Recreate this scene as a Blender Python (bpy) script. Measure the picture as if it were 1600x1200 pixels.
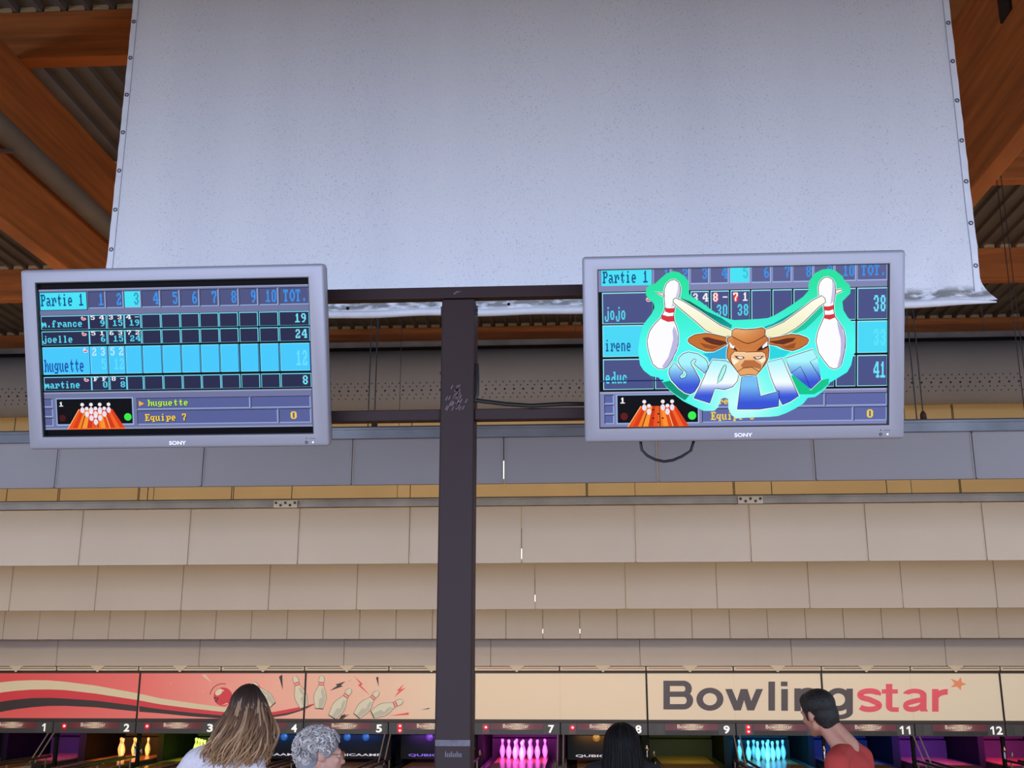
import bpy, bmesh, math, random
import numpy as np
from mathutils import Vector, Matrix, Euler, geometry

for o in list(bpy.data.objects): bpy.data.objects.remove(o, do_unlink=True)
S = bpy.context.scene
COL = S.collection
random.seed(7)

# ------------------------------------------------------------------ camera
FPX, PITCH, YAW, CZ = 1710.5, 0.25396, 0.06078, 1.85
cz_, sz_, ct_, st_ = math.cos(YAW), math.sin(YAW), math.cos(PITCH), math.sin(PITCH)
RW = np.array([[cz_, -sz_, 0], [sz_, cz_, 0], [0, 0, 1]]) @ np.array([[1, 0, 0], [0, ct_, -st_], [0, st_, ct_]])
cam_d = bpy.data.cameras.new('camera'); cam = bpy.data.objects.new('camera', cam_d); COL.objects.link(cam)
cam_d.sensor_fit = 'HORIZONTAL'; cam_d.sensor_width = 36.0; cam_d.lens = 36.0 * FPX / 1600.0
cam_d.clip_start = 0.05; cam_d.clip_end = 200
M = Matrix.Identity(4)
for r in range(3):
    M[r][0] = RW[r, 0]; M[r][1] = RW[r, 2]; M[r][2] = -RW[r, 1]
M[2][3] = CZ
cam.matrix_world = M
S.camera = cam

def at(px, py, Y):
    """point of the photograph seen on the plane at depth Y -> (x, z)"""
    w = RW @ np.array([(px - 800) / FPX, 1.0, (600 - py) / FPX]); t = Y / w[1]
    return float(w[0] * t), float(CZ + w[2] * t)

# ------------------------------------------------------------------ world, light, exposure
S.view_settings.view_transform = 'Standard'; S.view_settings.look = 'None'
S.view_settings.exposure = 0.0; S.view_settings.gamma = 1.0; S.view_settings.use_curve_mapping = False
W = bpy.data.worlds.new('daylight_sky'); S.world = W; W.use_nodes = True
W.node_tree.nodes['Background'].inputs[0].default_value = (0.55, 0.70, 1.0, 1)
W.node_tree.nodes['Background'].inputs[1].default_value = 1.0

def area(name, loc, direction, sx, sy, power, color):
    d = bpy.data.lights.new(name, 'AREA'); d.shape = 'RECTANGLE'; d.size = sx; d.size_y = sy
    d.energy = power; d.color = color
    o = bpy.data.objects.new(name, d); COL.objects.link(o); o.location = loc
    o.rotation_euler = Vector(direction).to_track_quat('-Z', 'Y').to_euler()
    return o
# daylight through the glazed front of the hall, behind the camera
DAY = (0.60, 0.73, 1.0)
area('daylight_window', (0.0, -7.9, 2.6), (0, 1, 0.10), 22.0, 2.6, 2350, DAY)
# side glazing left and right of the play area
area('daylight_window', (-15.9, 4.5, 3.6), (1, 0.1, 0), 8.0, 3.0, 460, DAY)
area('daylight_window', (13.9, 4.5, 3.6), (-1, 0.1, 0), 8.0, 3.0, 460, DAY)
# warm fluorescent troughs hidden behind each hanging panel row, washing the next row
WARM = (1.0, 0.80, 0.56)
area('trough_light', (-1.5, 10.05, 3.66), (0, 1, 0.05), 26.0, 0.25, 120, WARM)
area('trough_light', (-1.5, 13.80, 3.30), (0, 1, 0.0), 26.0, 0.25, 132, WARM)
area('trough_light', (-1.5, 17.50, 2.95), (0, 1, -0.12), 26.0, 0.25, 178, WARM)

# added warm downlights, their bounce off the boards brightens the roof timber
area('bounce_fill', (-1.5, 10.15, 3.5), (0, 0.25, -1), 24.0, 0.2, 150, WARM)
area('bounce_fill', (-1.5, 13.9, 3.2), (0, 0.25, -1), 24.0, 0.2, 130, WARM)

# ------------------------------------------------------------------ helpers
def lin(c):
    return tuple(((v / 255.0) / 12.92 if v / 255.0 <= 0.04045 else ((v / 255.0 + 0.055) / 1.055) ** 2.4) for v in c[:3])

MATS = {}
def mat(name, rgb, rough=0.6, metal=0.0, noise=None, bump=None, stretch=(1, 1, 1), emis=None, spec=0.5):
    if name in MATS: return MATS[name]
    m = bpy.data.materials.new(name); m.use_nodes = True; nt = m.node_tree; b = nt.nodes['Principled BSDF']
    c = lin(rgb)
    b.inputs['Base Color'].default_value = (*c, 1); b.inputs['Roughness'].default_value = rough
    b.inputs['Metallic'].default_value = metal; b.inputs['Specular IOR Level'].default_value = spec
    if noise or bump:
        tc = nt.nodes.new('ShaderNodeTexCoord'); mp = nt.nodes.new('ShaderNodeMapping')
        mp.inputs['Scale'].default_value = stretch
        nt.links.new(tc.outputs['Object'], mp.inputs['Vector'])
    if noise:
        sc, amt = noise
        n = nt.nodes.new('ShaderNodeTexNoise'); n.inputs['Scale'].default_value = sc; n.inputs['Detail'].default_value = 5
        r = nt.nodes.new('ShaderNodeValToRGB')
        r.color_ramp.elements[0].position = 0.3; r.color_ramp.elements[1].position = 0.7
        r.color_ramp.elements[0].color = (*[v * (1 - amt) for v in c], 1)
        r.color_ramp.elements[1].color = (*[min(1, v * (1 + amt)) for v in c], 1)
        nt.links.new(mp.outputs[0], n.inputs['Vector']); nt.links.new(n.outputs['Fac'], r.inputs[0])
        nt.links.new(r.outputs[0], b.inputs['Base Color'])
    if bump:
        sc, st = bump
        n2 = nt.nodes.new('ShaderNodeTexNoise'); n2.inputs['Scale'].default_value = sc; n2.inputs['Detail'].default_value = 4
        bp = nt.nodes.new('ShaderNodeBump'); bp.inputs['Strength'].default_value = st; bp.inputs['Distance'].default_value = 0.02
        nt.links.new(mp.outputs[0], n2.inputs['Vector']); nt.links.new(n2.outputs['Fac'], bp.inputs['Height'])
        nt.links.new(bp.outputs[0], b.inputs['Normal'])
    if emis:
        b.inputs['Emission Color'].default_value = (*lin(emis[0]), 1); b.inputs['Emission Strength'].default_value = emis[1]
    MATS[name] = m; return m

def mat_attr(name, rough=0.6, emis=0.0, base=True, spec=0.5):
    """printed or displayed picture: colour comes from the mesh's own colour attribute"""
    if name in MATS: return MATS[name]
    m = bpy.data.materials.new(name); m.use_nodes = True; nt = m.node_tree; b = nt.nodes['Principled BSDF']
    a = nt.nodes.new('ShaderNodeVertexColor'); a.layer_name = 'Col'
    b.inputs['Roughness'].default_value = rough; b.inputs['Specular IOR Level'].default_value = spec
    if base: nt.links.new(a.outputs[0], b.inputs['Base Color'])
    else: b.inputs['Base Color'].default_value = (0.004, 0.004, 0.005, 1)
    if emis:
        nt.links.new(a.outputs[0], b.inputs['Emission Color']); b.inputs['Emission Strength'].default_value = emis
    MATS[name] = m; return m

class MB:
    """collects shapes and links them as ONE mesh object"""
    def __init__(s): s.v = []; s.f = []; s.m = []; s.c = []; s.has = False
    def face(s, pts, mi=0, cols=None):
        b = len(s.v); s.v += [tuple(p) for p in pts]; s.f.append(tuple(range(b, b + len(pts)))); s.m.append(mi); s.c.append(cols)
        if cols is not None: s.has = True
    def mesh(s, vs, fs, mi=0, col=None):
        b = len(s.v); s.v += [tuple(p) for p in vs]
        for f in fs:
            s.f.append(tuple(b + i for i in f)); s.m.append(mi); s.c.append([col] * len(f) if col else None)
        if col: s.has = True
    def box(s, x0, x1, y0, y1, z0, z1, mi=0, col=None, bev=0.0):
        if bev > 0:
            bm = bmesh.new(); bmesh.ops.create_cube(bm, size=1)
            for v in bm.verts: v.co = ((x0 + x1) / 2 + v.co.x * (x1 - x0), (y0 + y1) / 2 + v.co.y * (y1 - y0), (z0 + z1) / 2 + v.co.z * (z1 - z0))
            bmesh.ops.bevel(bm, geom=bm.edges[:], offset=bev, segments=2, affect='EDGES', profile=0.5)
            s.bm(bm, mi, col); return
        v = [(x0, y0, z0), (x1, y0, z0), (x1, y1, z0), (x0, y1, z0), (x0, y0, z1), (x1, y0, z1), (x1, y1, z1), (x0, y1, z1)]
        s.mesh(v, [(0, 3, 2, 1), (4, 5, 6, 7), (0, 1, 5, 4), (1, 2, 6, 5), (2, 3, 7, 6), (3, 0, 4, 7)], mi, col)
    def bm(s, bm, mi=0, col=None):
        bm.verts.index_update()
        s.mesh([v.co[:] for v in bm.verts], [[v.index for v in f.verts] for f in bm.faces], mi, col); bm.free()
    def tube(s, pts, rad, n=8, mi=0, col=None, caps=True):
        pts = [Vector(p) for p in pts]; rs = rad if isinstance(rad, (list, tuple)) else [rad] * len(pts)
        up = Vector((0, 0, 1)); vs = []; prev = None
        for i, p in enumerate(pts):
            t = (pts[min(i + 1, len(pts) - 1)] - pts[max(i - 1, 0)])
            t = t.normalized() if t.length > 1e-9 else Vector((0, 0, 1))
            if prev is None:
                a = t.cross(up) if abs(t.dot(up)) < 0.95 else t.cross(Vector((1, 0, 0)))
            else: a = prev - t * prev.dot(t)
            a.normalize(); prev = a; b = t.cross(a)
            for k in range(n):
                w = 2 * math.pi * k / n; vs.append((p + (a * math.cos(w) + b * math.sin(w)) * rs[i])[:])
        fs = []
        for i in range(len(pts) - 1):
            for k in range(n):
                fs.append((i * n + k, i * n + (k + 1) % n, (i + 1) * n + (k + 1) % n, (i + 1) * n + k))
        if caps: fs.append(tuple(range(n - 1, -1, -1))); fs.append(tuple((len(pts) - 1) * n + k for k in range(n)))
        s.mesh(vs, fs, mi, col)
    def lathe(s, prof, c=(0, 0, 0), n=16, mi=0, axis=None):
        vs = []; fs = []
        q = Vector((0, 0, 1)).rotation_difference(Vector(axis)) if axis else None
        for (r, z) in prof:
            for k in range(n):
                w = 2 * math.pi * k / n; p = Vector((r * math.cos(w), r * math.sin(w), z))
                if q: p = q @ p
                vs.append((p.x + c[0], p.y + c[1], p.z + c[2]))
        for i in range(len(prof) - 1):
            for k in range(n): fs.append((i * n + k, i * n + (k + 1) % n, (i + 1) * n + (k + 1) % n, (i + 1) * n + k))
        fs.append(tuple(range(n - 1, -1, -1))); fs.append(tuple((len(prof) - 1) * n + k for k in range(n)))
        s.mesh(vs, fs, mi)
    def build(s, name, mats, parent=None, smooth=False, loc=None, merge=False):
        me = bpy.data.meshes.new(name); me.from_pydata(s.v, [], s.f)
        mats = mats if isinstance(mats, (list, tuple)) else [mats]
        for m in mats: me.materials.append(m)
        me.polygons.foreach_set('material_index', s.m)
        if s.has:
            ca = me.color_attributes.new('Col', 'FLOAT_COLOR', 'CORNER'); arr = []
            for f, c in zip(s.f, s.c):
                if c is None: c = [(255, 255, 255)] * len(f)
                for k in c: arr += [*lin(k), 1.0]
            ca.data.foreach_set('color', arr)
        if smooth: me.polygons.foreach_set('use_smooth', [True] * len(me.polygons))
        me.validate(); me.update()
        o = bpy.data.objects.new(name, me); COL.objects.link(o)
        if parent: o.parent = parent
        if loc: o.location = loc
        return o

def tag(o, label=None, cat=None, group=None, kind=None):
    if label: o['label'] = label
    if cat: o['category'] = cat
    if group: o['group'] = group
    if kind: o['kind'] = kind
    return o
def empty(name, loc=(0, 0, 0), label=None, cat=None, group=None):
    o = bpy.data.objects.new(name, None); COL.objects.link(o); o.location = loc; o.empty_display_size = 0.1
    return tag(o, label, cat, group)
def struct(o): o['kind'] = 'structure'; return o
def shade_auto(o, ang=40):
    me = o.data; me.polygons.foreach_set('use_smooth', [True] * len(me.polygons))
    try: me.set_sharp_from_angle(angle=math.radians(ang))
    except Exception: pass
    return o

# text outlines as flat polygons (built-in font), cached
_tx = {}
def text_mesh(s, bold=0.0):
    k = (s, bold)
    if k in _tx: return _tx[k]
    cu = bpy.data.curves.new('t', 'FONT'); cu.body = s; cu.size = 1.0; cu.offset = bold; cu.resolution_u = 4; cu.fill_mode = 'FRONT'
    ob = bpy.data.objects.new('t', cu); COL.objects.link(ob)
    dg = bpy.context.evaluated_depsgraph_get()
    me = bpy.data.meshes.new_from_object(ob.evaluated_get(dg))
    vs = [v.co[:2] for v in me.vertices]; fs = [tuple(p.vertices) for p in me.polygons]
    bpy.data.objects.remove(ob, do_unlink=True); bpy.data.curves.remove(cu); bpy.data.meshes.remove(me)
    xs = [v[0] for v in vs]; ys = [v[1] for v in vs]
    _tx[k] = (vs, fs, min(xs), max(xs), min(ys), max(ys)); return _tx[k]

class Art:
    """flat graphics: P maps (u, v, layer) to a 3D point"""
    def __init__(s, P): s.P = P; s.mb = MB(); s.L = 0
    def up(s): s.L += 1
    def poly(s, pts, col, layer=None):
        L = s.L if layer is None else layer
        tri = geometry.tessellate_polygon([[Vector((p[0], p[1], 0)) for p in pts]])
        b = len(s.mb.v); s.mb.v += [s.P(p[0], p[1], L) for p in pts]; s.mb.has = True
        for t in tri:
            s.mb.f.append(tuple(b + i for i in t)); s.mb.m.append(0)
            s.mb.c.append([col(*pts[i]) if callable(col) else col for i in t])
    def grad(s, pts, fn, du, dv, layer=None):
        """polygon cut on a grid so that a colour function over it is followed"""
        L = s.L if layer is None else layer
        bm = bmesh.new(); vs = [bm.verts.new((p[0], p[1], 0)) for p in pts]
        f = bm.faces.new(vs); bmesh.ops.triangulate(bm, faces=[f])
        us = [p[0] for p in pts]; ws = [p[1] for p in pts]
        for lo, hi, d, no in ((min(us), max(us), du, (1, 0, 0)), (min(ws), max(ws), dv, (0, 1, 0))):
            if not d: continue
            k = lo + d
            while k < hi - 1e-6:
                bmesh.ops.bisect_plane(bm, geom=bm.verts[:] + bm.edges[:] + bm.faces[:], plane_co=(k if no[0] else 0, k if no[1] else 0, 0), plane_no=no)
                k += d
        s.mb.has = True
        for f in bm.faces:
            q = [(v.co.x, v.co.y) for v in f.verts]
            s.mb.face([s.P(a, b, L) for a, b in q], 0, [fn(a, b) for a, b in q])
        bm.free()
    def rect(s, x0, y0, x1, y1, col, layer=None):
        L = s.L if layer is None else layer
        s.mb.face([s.P(x0, y0, L), s.P(x1, y0, L), s.P(x1, y1, L), s.P(x0, y1, L)], 0, [col] * 4)
    def ell(s, cx, cy, rx, ry, col, n=20, rot=0, layer=None):
        ca, sa = math.cos(rot), math.sin(rot); pts = []
        for k in range(n):
            a = 2 * math.pi * k / n; x, y = rx * math.cos(a), ry * math.sin(a)
            pts.append((cx + x * ca - y * sa, cy + x * sa + y * ca))
        s.poly(pts, col, layer)
    def stroke(s, pts, w, col, closed=False, layer=None):
        L = s.L if layer is None else layer
        n = len(pts); rng = range(n if closed else n - 1)
        off = []
        for i in range(n):
            a = pts[(i - 1) % n] if (closed or i > 0) else pts[i]; b = pts[(i + 1) % n] if (closed or i < n - 1) else pts[i]
            dx, dy = b[0] - a[0], b[1] - a[1]; l = math.hypot(dx, dy) or 1; off.append((-dy / l * w / 2, dx / l * w / 2))
        for i in rng:
            j = (i + 1) % n; p, q = pts[i], pts[j]; a, b = off[i], off[j]
            s.mb.face([s.P(p[0] - a[0], p[1] - a[1], L), s.P(q[0] - b[0], q[1] - b[1], L), s.P(q[0] + b[0], q[1] + b[1], L), s.P(p[0] + a[0], p[1] + a[1], L)], 0, [col] * 4)
    def text(s, txt, x0, y0, x1, y1, col, bold=0.0, layer=None, shear=0.0):
        """x0..x1, y0 (top)..y1 (bottom) in art units where v grows downwards"""
        L = s.L if layer is None else layer
        vs, fs, a, b, c, d = text_mesh(txt, bold)
        pts = []
        for (x, y) in vs:
            t = (y - c) / (d - c); pts.append(s.P(x0 + (x - a) / (b - a) * (x1 - x0) + shear * t, y1 + (y0 - y1) * t, L))
        s.mb.mesh(pts, fs, 0, col)
    def bits(s, txt, x0, y0, x1, y1, col, layer=None):
        L = s.L if layer is None else layer
        cw = (x1 - x0) / (8 * len(txt)); ch = (y1 - y0) / 8
        for i, t in enumerate(txt):
            g = GLYPH.get(t)
            if not g: continue
            for r in range(8):
                k = 0
                while k < 8:
                    if g[r] >> k & 1:
                        e = k
                        while e < 8 and g[r] >> e & 1: e += 1
                        xa = x0 + (i * 8 + k) * cw; xb = x0 + (i * 8 + e) * cw
                        s.rect(xa, y0 + r * ch, xb, y0 + (r + 1) * ch, col, L); k = e
                    else: k += 1
GLYPH = {}
for _k, _h in {'0': '1E333333333 31E00', '1': '0C0E0C0C0C0C3F00', '2': '1E33301C06333F00', '3': '1E33301C30331E00', '4': '383C36337F307800',
    '5': '3F031F3030331E00', '6': '1C06031F33331E00', '7': '3F3330180C0C0C00', '8': '1E33331E33331E00', '9': '1E33333E30180E00',
    'E': '7F46161E16467F00', 'F': '7F46161E16060F00', 'O': '1C36636363361C00', 'P': '3F66663E06060F00', 'T': '3F2D0C0C0C0C1E00',
    'a': '00001E303E336E00', 'c': '00001E3303331E00', 'd': '3830303E33336E00', 'e': '00001E333F031E00', 'f': '1C36060F06060F00',
    'g': '00006E33333E301F', 'h': '0706366E66666700', 'i': '0C000E0C0C0C1E00', 'j': '300030303033331E', 'l': '0E0C0C0C0C0C1E00',
    'm': '0000337F7F6B6300', 'n': '00001F3333333300', 'o': '00001E3333331E00', 'p': '00003B66663E060F', 'q': '00006E33333E3078',
    'r': '00003B6E66060F00', 't': '080C3E0C0C2C1800', 'u': '0000333333336E00', '.': '00000000000C0C00', '-': '0000003F00000000'}.items():
    GLYPH[_k] = bytes.fromhex(_h.replace(' ', ''))

def homog(src, dst):
    A = []; B = []
    for (x, y), (u, v) in zip(src, dst):
        A += [[x, y, 1, 0, 0, 0, -u * x, -u * y], [0, 0, 0, x, y, 1, -v * x, -v * y]]; B += [u, v]
    h = np.linalg.solve(np.array(A, float), np.array(B, float))
    def f(x, y):
        w = h[6] * x + h[7] * y + 1
        return ((h[0] * x + h[1] * y + h[2]) / w, (h[3] * x + h[4] * y + h[5]) / w)
    return f

NUM = {1: 'one', 2: 'two', 3: 'three', 4: 'four', 5: 'five', 6: 'six', 7: 'seven', 8: 'eight', 9: 'nine', 10: 'ten', 11: 'eleven', 12: 'twelve', 13: 'thirteen'}
# ================================================================== the hall
XL, XR, YF, YB = -16.0, 14.0, -8.0, 22.6
ZD = 8.78                      # underside of the deck ribs
m_floor = mat('approach_wood', (222, 182, 128), 0.32, noise=(6, .18), stretch=(8, .6, 1))
m_wall = mat('tan_wall', (232, 202, 146), 0.85, noise=(.8, .06))
m_side = mat('hall_wall_paint', (150, 140, 128), 0.9, noise=(.8, .06))
m_deck = mat('steel_deck', (112, 108, 104), 0.55, metal=.2, noise=(1.5, .15))
m_wood = mat('glulam', (190, 110, 52), 0.6, noise=(3.0, .28), stretch=(1, .25, 4), bump=(20, .15))
m_woodx = mat('glulam_cross', (190, 110, 52), 0.6, noise=(3.0, .28), stretch=(.25, 1, 4), bump=(20, .15))
m_clos = mat('deck_closer', (196, 172, 134), 0.9)
m_dark = mat('black_board', (6, 6, 8), 0.7, spec=.2)
m_steel = mat('galvanised_steel', (150, 152, 158), 0.42, metal=.65, noise=(2.5, .2))
m_char = mat('charcoal_metal', (62, 60, 62), 0.5)
m_seam = mat('dark_seam', (70, 56, 40), 0.9)

fl = MB(); fl.box(XL, XR, YF, 6.9, -0.25, 0.0); fl.box(XL, XR, 6.9, 26.2, -0.40, -0.15)
struct(fl.build('floor', m_floor))
# walls
for nm, xa, xb, wn in (('wall_left', XL - .2, XL, 'window_2'), ('wall_right', XR, XR + .2, 'window_3')):
    w = MB(); w.box(xa, xb, YF, .5, -.4, 9.2); w.box(xa, xb, 8.5, 26.2, -.4, 9.2); w.box(xa, xb, .5, 8.5, -.4, 2.1); w.box(xa, xb, .5, 8.5, 5.1, 9.2)
    struct(w.build(nm, m_side))
    w = MB(); xm = (xa + xb) / 2
    for k in range(5): w.box(xm - .03, xm + .03, .5 + k * 1.98, .58 + k * 1.98, 2.1, 5.1)
    w.box(xm - .03, xm + .03, .5, 8.5, 2.1, 2.16); w.box(xm - .03, xm + .03, .5, 8.5, 5.04, 5.1); struct(w.build(wn, m_char))
w = MB(); w.box(XL, XR, YF - .2, YF, -.25, 1.2); w.box(XL, XR, YF - .2, YF, 4.0, 9.2)
struct(w.build('wall_front', m_side))
w = MB(); w.box(XL, XR, YF - .14, YF - .06, 1.2, 1.28); w.box(XL, XR, YF - .14, YF - .06, 3.92, 4.0)
for k in range(11): w.box(XL + k * 3.0 - .04, XL + k * 3.0 + .04, YF - .14, YF - .06, 1.28, 3.92)
struct(w.build('window_1', m_char))
w = MB(); w.box(XL, XR, YB, YB + .15, 1.9, 9.2)
for px in (11, 91, 93.5, 216, 218, 231, 362, 365, 456, 641, 916, 918, 1146, 1148, 1206, 1386, 1500, 1502):
    x = at(px, 770, YB)[0]; w.box(x - .008, x + .008, YB - .004, YB, 1.95, 8.6, 1)
struct(w.build('wall_back', [m_wall, m_seam]))
w = MB(); w.box(XL, XR, 26.0, 26.15, -.4, 1.9); w.box(XL, XR, YB + .02, 26.0, 1.5, 1.56); struct(w.build('wall_pit', m_dark))

w = MB(); w.box(XL, XR, YF, -1.0, 3.62, 3.9); struct(w.build('shade_slab', m_side))  # unseen low slab added behind the camera to shade the canvas top

# corrugated deck with pale rib closers over each purlin
PUR = (6.45, 10.29, 14.0, 18.0, 21.9)
d = MB(); P = .27; n = int((XR - XL) / P)
prof = []
for k in range(n + 1):
    x = XL + k * P; prof += [(x, ZD + .06), (x + .195, ZD + .06), (x + .21, ZD), (x + .255, ZD)]
vs = [(x, YF, z) for x, z in prof] + [(x, 22.75, z) for x, z in prof]; N = len(prof)
d.mesh(vs, [(i, i + N, i + 1 + N, i + 1) for i in range(N - 1)])
d.box(XL, XR, YF, 22.75, ZD + .08, ZD + .2)
for y in PUR[1:]:
    for k in range(n):
        x = XL + k * P; d.box(x + .01, x + .19, y - .09, y - .03, ZD - .005, ZD + .058, 1)
struct(d.build('ceiling', [m_deck, m_clos]))

# purlins and girders
PN = ['nearest dark', 'laminated timber', 'laminated timber', 'laminated timber', 'rear']
plab = ['wooden roof purlin just overhead, first in front of the viewer', 'wooden roof purlin crossing at top left above the white canvas',
        'wooden roof purlin seen right of the large girder at right edge', 'wooden roof purlin behind the canvas, just above the deck ribs by the right screen',
        'wooden plate beam along the top of the rear wall under pale deck closers']
for i, y in enumerate(PUR):
    if i == 0: continue
    b = MB(); b.box(XL, XR, y - .1, y + .1, 8.196, ZD - .006, bev=.012)
    tag(b.build('roof_purlin', m_woodx), plab[i], 'beam', 'roof purlins')
def girder(x0, x1, lab):
    b = MB(); b.box(x0, x1, YF + .02, YB - .02, 6.37, 8.195, bev=.012)
    return tag(b.build('roof_girder', m_wood), lab, 'beam', 'roof girders')
girder(-6.10, -5.92, 'deep red brown timber girder running back at left of the canvas')
g2 = girder(3.87, 4.05, 'deep timber girder running back at right, with dark steel bracket')
b = MB(); b.box(3.845, 3.868, 8.72, 8.95, 7.45, 8.19); b.build('steel_bracket', mat('blackened_steel', (40, 38, 36), .6), g2)
b = MB(); b.tube([(-5.785, YF + .1, 7.15), (-5.785, YB - .1, 7.15)], .125, 20)
dp = tag(b.build('roof_pipe', mat('grey_pipe', (128, 120, 108), .6, noise=(2, .08))), 'grey round pipe fixed along the side of the left girder', 'pipe'); shade_auto(dp)
for y in range(-6, 22, 4):
    b = MB(); b.box(-5.92, -5.75, y - .02, y + .02, 7.0, 7.035); b.build('pipe_clip', m_steel, dp)

# fabric air duct and the grey rail above it at the rear
m_duct = mat('duct_fabric', (142, 143, 148), .8, noise=(.9, .05), stretch=(1, 1, 1), bump=(2.0, .25))
r_ = .62; YD = 21.05; zc = at(800, 593, YD)[1]
dk = MB(); nx = 60; na = 40; vs = []
for i in range(nx + 1):
    x = -13.5 + 25.5 * i / nx
    for k in range(na):
        a = 2 * math.pi * k / na; rr = r_ * (1 + .006 * math.sin(x * 3.1 + math.sin(a * 2)) + .004 * math.sin(x * 7.7))
        vs.append((x, YD + rr * math.sin(a), zc + rr * math.cos(a)))
dk.mesh(vs, [(i * na + k, (i + 1) * na + k, (i + 1) * na + (k + 1) % na, i * na + (k + 1) % na) for i in range(nx) for k in range(na)] + [tuple(range(na)), tuple(nx * na + k for k in range(na - 1, -1, -1))])
m_hole = mat('duct_hole', (48, 42, 36), .9)
def dot(px, py, ra):
    # hole on the front of the cylinder
    ang = None
    for _ in range(3):
        Yp = YD - (math.sqrt(max(0, (r_ + .006) ** 2 - (ang or 0) ** 2)) if ang is not None else r_)
        x, z = at(px, py, Yp); ang = z - zc
    return x, ang
for row, (dy, sp, ra, ph) in enumerate(((-1, .135, .014, 0), (4.5, .135, .014, .07), (10.5, .18, .022, .03), (17, .135, .014, .05), (23, .135, .014, .0))):
    _, dz = dot(800, 597 + dy, 0)
    yy = YD - math.sqrt((r_ + .008) ** 2 - dz ** 2); nrm = Vector((0, yy - YD, dz)).normalized(); t = Vector((0, -nrm.z, nrm.y))
    x = -13.3 + ph
    while x < 11.8:
        c = Vector((x, yy, zc + dz)); dk.face([c + Vector((1, 0, 0)) * ra * math.cos(a) + t * ra * math.sin(a) for a in [j * math.pi / 3 for j in range(6)]], 1); x += sp
du = tag(dk.build('air_duct', [m_duct, m_hole]), 'long grey fabric air duct with rows of small holes along rear wall', 'air duct'); shade_auto(du)
b = MB(); z0 = at(800, 540, 20.5)[1]; z1 = at(800, 530.5, 20.5)[1]
b.box(-13.6, 12.2, 20.5, 20.62, z0, z1); b.box(-13.6, 12.2, 20.47, 20.62, z0 - .022, z0, 1)
rl = tag(b.build('duct_rail', [m_steel, m_dark]), 'grey metal rail with black lower lip above the fabric duct', 'rail')
for x in range(-12, 13, 4):
    b = MB(); b.box(x - .02, x + .02, 20.61, 21.0, z1 - .03, z1); b.build('rail_bracket', m_steel, rl)
    b = MB(); b.tube([(x, YD, zc + r_ - .02), (x, YD, ZD)], .008, 6); b.build('duct_hanger', m_steel, du)

# ------------------------------------------------------------------ hanging panel rows over the lanes
m_pan = mat('cream_panel', (204, 194, 180), .75, noise=(.7, .035))
m_pang = mat('grey_panel', (168, 162, 164), .7, noise=(.7, .035))
m_edge = mat('panel_edge', (120, 108, 92), .8)
def panel_row(name, label, Y, wid, xphase, z0, z1, m, xmin, xmax, thick=.03, gap=.007, rail=None, hang=(), to_wall=()):
    root = empty(name, (0, Y, z0), label, 'ceiling panels')
    k0 = math.floor((xmin - xphase) / wid); k = k0
    while xphase + k * wid < xmax:
        a = xphase + k * wid + gap / 2; c = a + wid - gap
        tl = random.uniform(-.006, .006)
        p = MB(); p.box(a, c, -thick / 2, thick / 2, 0, z1 - z0, bev=.004)
        # raised rim
        e = .012
        for (u0, u1, v0, v1) in ((a, a + e, 0, z1 - z0), (c - e, c, 0, z1 - z0), (a, c, 0, e), (a, c, z1 - z0 - e, z1 - z0)):
            p.box(u0 + .001, u1 - .001, -thick / 2 - .006, -thick / 2 + .001, v0 + .001, v1 - .001)
        o = p.build('panel', m, root); o.rotation_euler.x = tl
        k += 1
    if rail:
        rz0, rz1 = rail; p = MB(); h = rz1 - rz0
        p.box(xmin, xmax, -.05, .03, rz0 - z0, rz1 - z0); p.box(xmin, xmax, -.075, -.05, rz0 - z0 + h * .80, rz1 - z0)
        p.box(xmin, xmax, -.075, -.05, rz0 - z0, rz0 - z0 + h * .12)
        p.box(xmin, xmax, -.06, .04, rz1 - z0, rz1 - z0 + .015, 1)
        p.build('top_rail', [m_steel, m_char], root)
    for x in hang:
        p = MB(); p.tube([(x, .021, z1 - z0 - .3), (x, .021, ZD - z0)], .005, 6); p.build('hanger_wire', m_char, root)
    for x in to_wall:
        p = MB(); p.box(x - .02, x + .02, .016, YB - Y - .005, z1 - z0 - .12, z1 - z0 - .08); p.build('wall_bracket', m_steel, root)
    return root
hb = (-11, -6.9, -2.9, .9, 5.2, 8.9)
R0 = panel_row('panel_row', 'grey hanging panel row just below the two screens, nearest of the rows', 9.86, 1.4, -3.475, 3.475, 3.90, m_pang, -13.3, 10.8, rail=(3.90, 4.0))
R1 = panel_row('panel_row', 'tall beige hanging panel row with silver top rail and two joint plates', 13.6, 1.4, -.708, 3.103, 3.80, m_pan, -13.3, 10.8, rail=(3.81, 3.905))
R2 = panel_row('panel_row', 'beige hanging panel row directly below the tall silver railed row', 17.3, 1.4, -.693, 2.735, 3.55, m_pan, -13.3, 10.8, hang=hb)
R3 = panel_row('panel_row', 'beige row of small square panels, third up from the printed lane banner', 21.2, .70, -.006, 2.388, 3.0, m_pan, -13.3, 10.8, to_wall=hb)
R4 = panel_row('panel_row', 'lowest beige panel row, long smooth panels resting above the printed banner', 22.13, 2.92, -1.765, 1.89, 2.5, m_pan, -13.3, 10.8, to_wall=hb)
for x in (-3.678, 2.109):
    p = MB(); p.box(x - .15, x + .15, -.09, -.076, .70, .79); 
    for k in range(5): p.lathe([(.018, 0), (.018, .006)], (x - .12 + .06 * k, -.09, .745 + .015 * (-1) ** k), 8, 1, axis=(0, -1, 0))
    o = p.build('joint_plate', [mat('bright_plate', (205, 205, 205), .35, metal=.5), m_char], R1); o['label'] = 'bright slotted joint plate'
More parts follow.
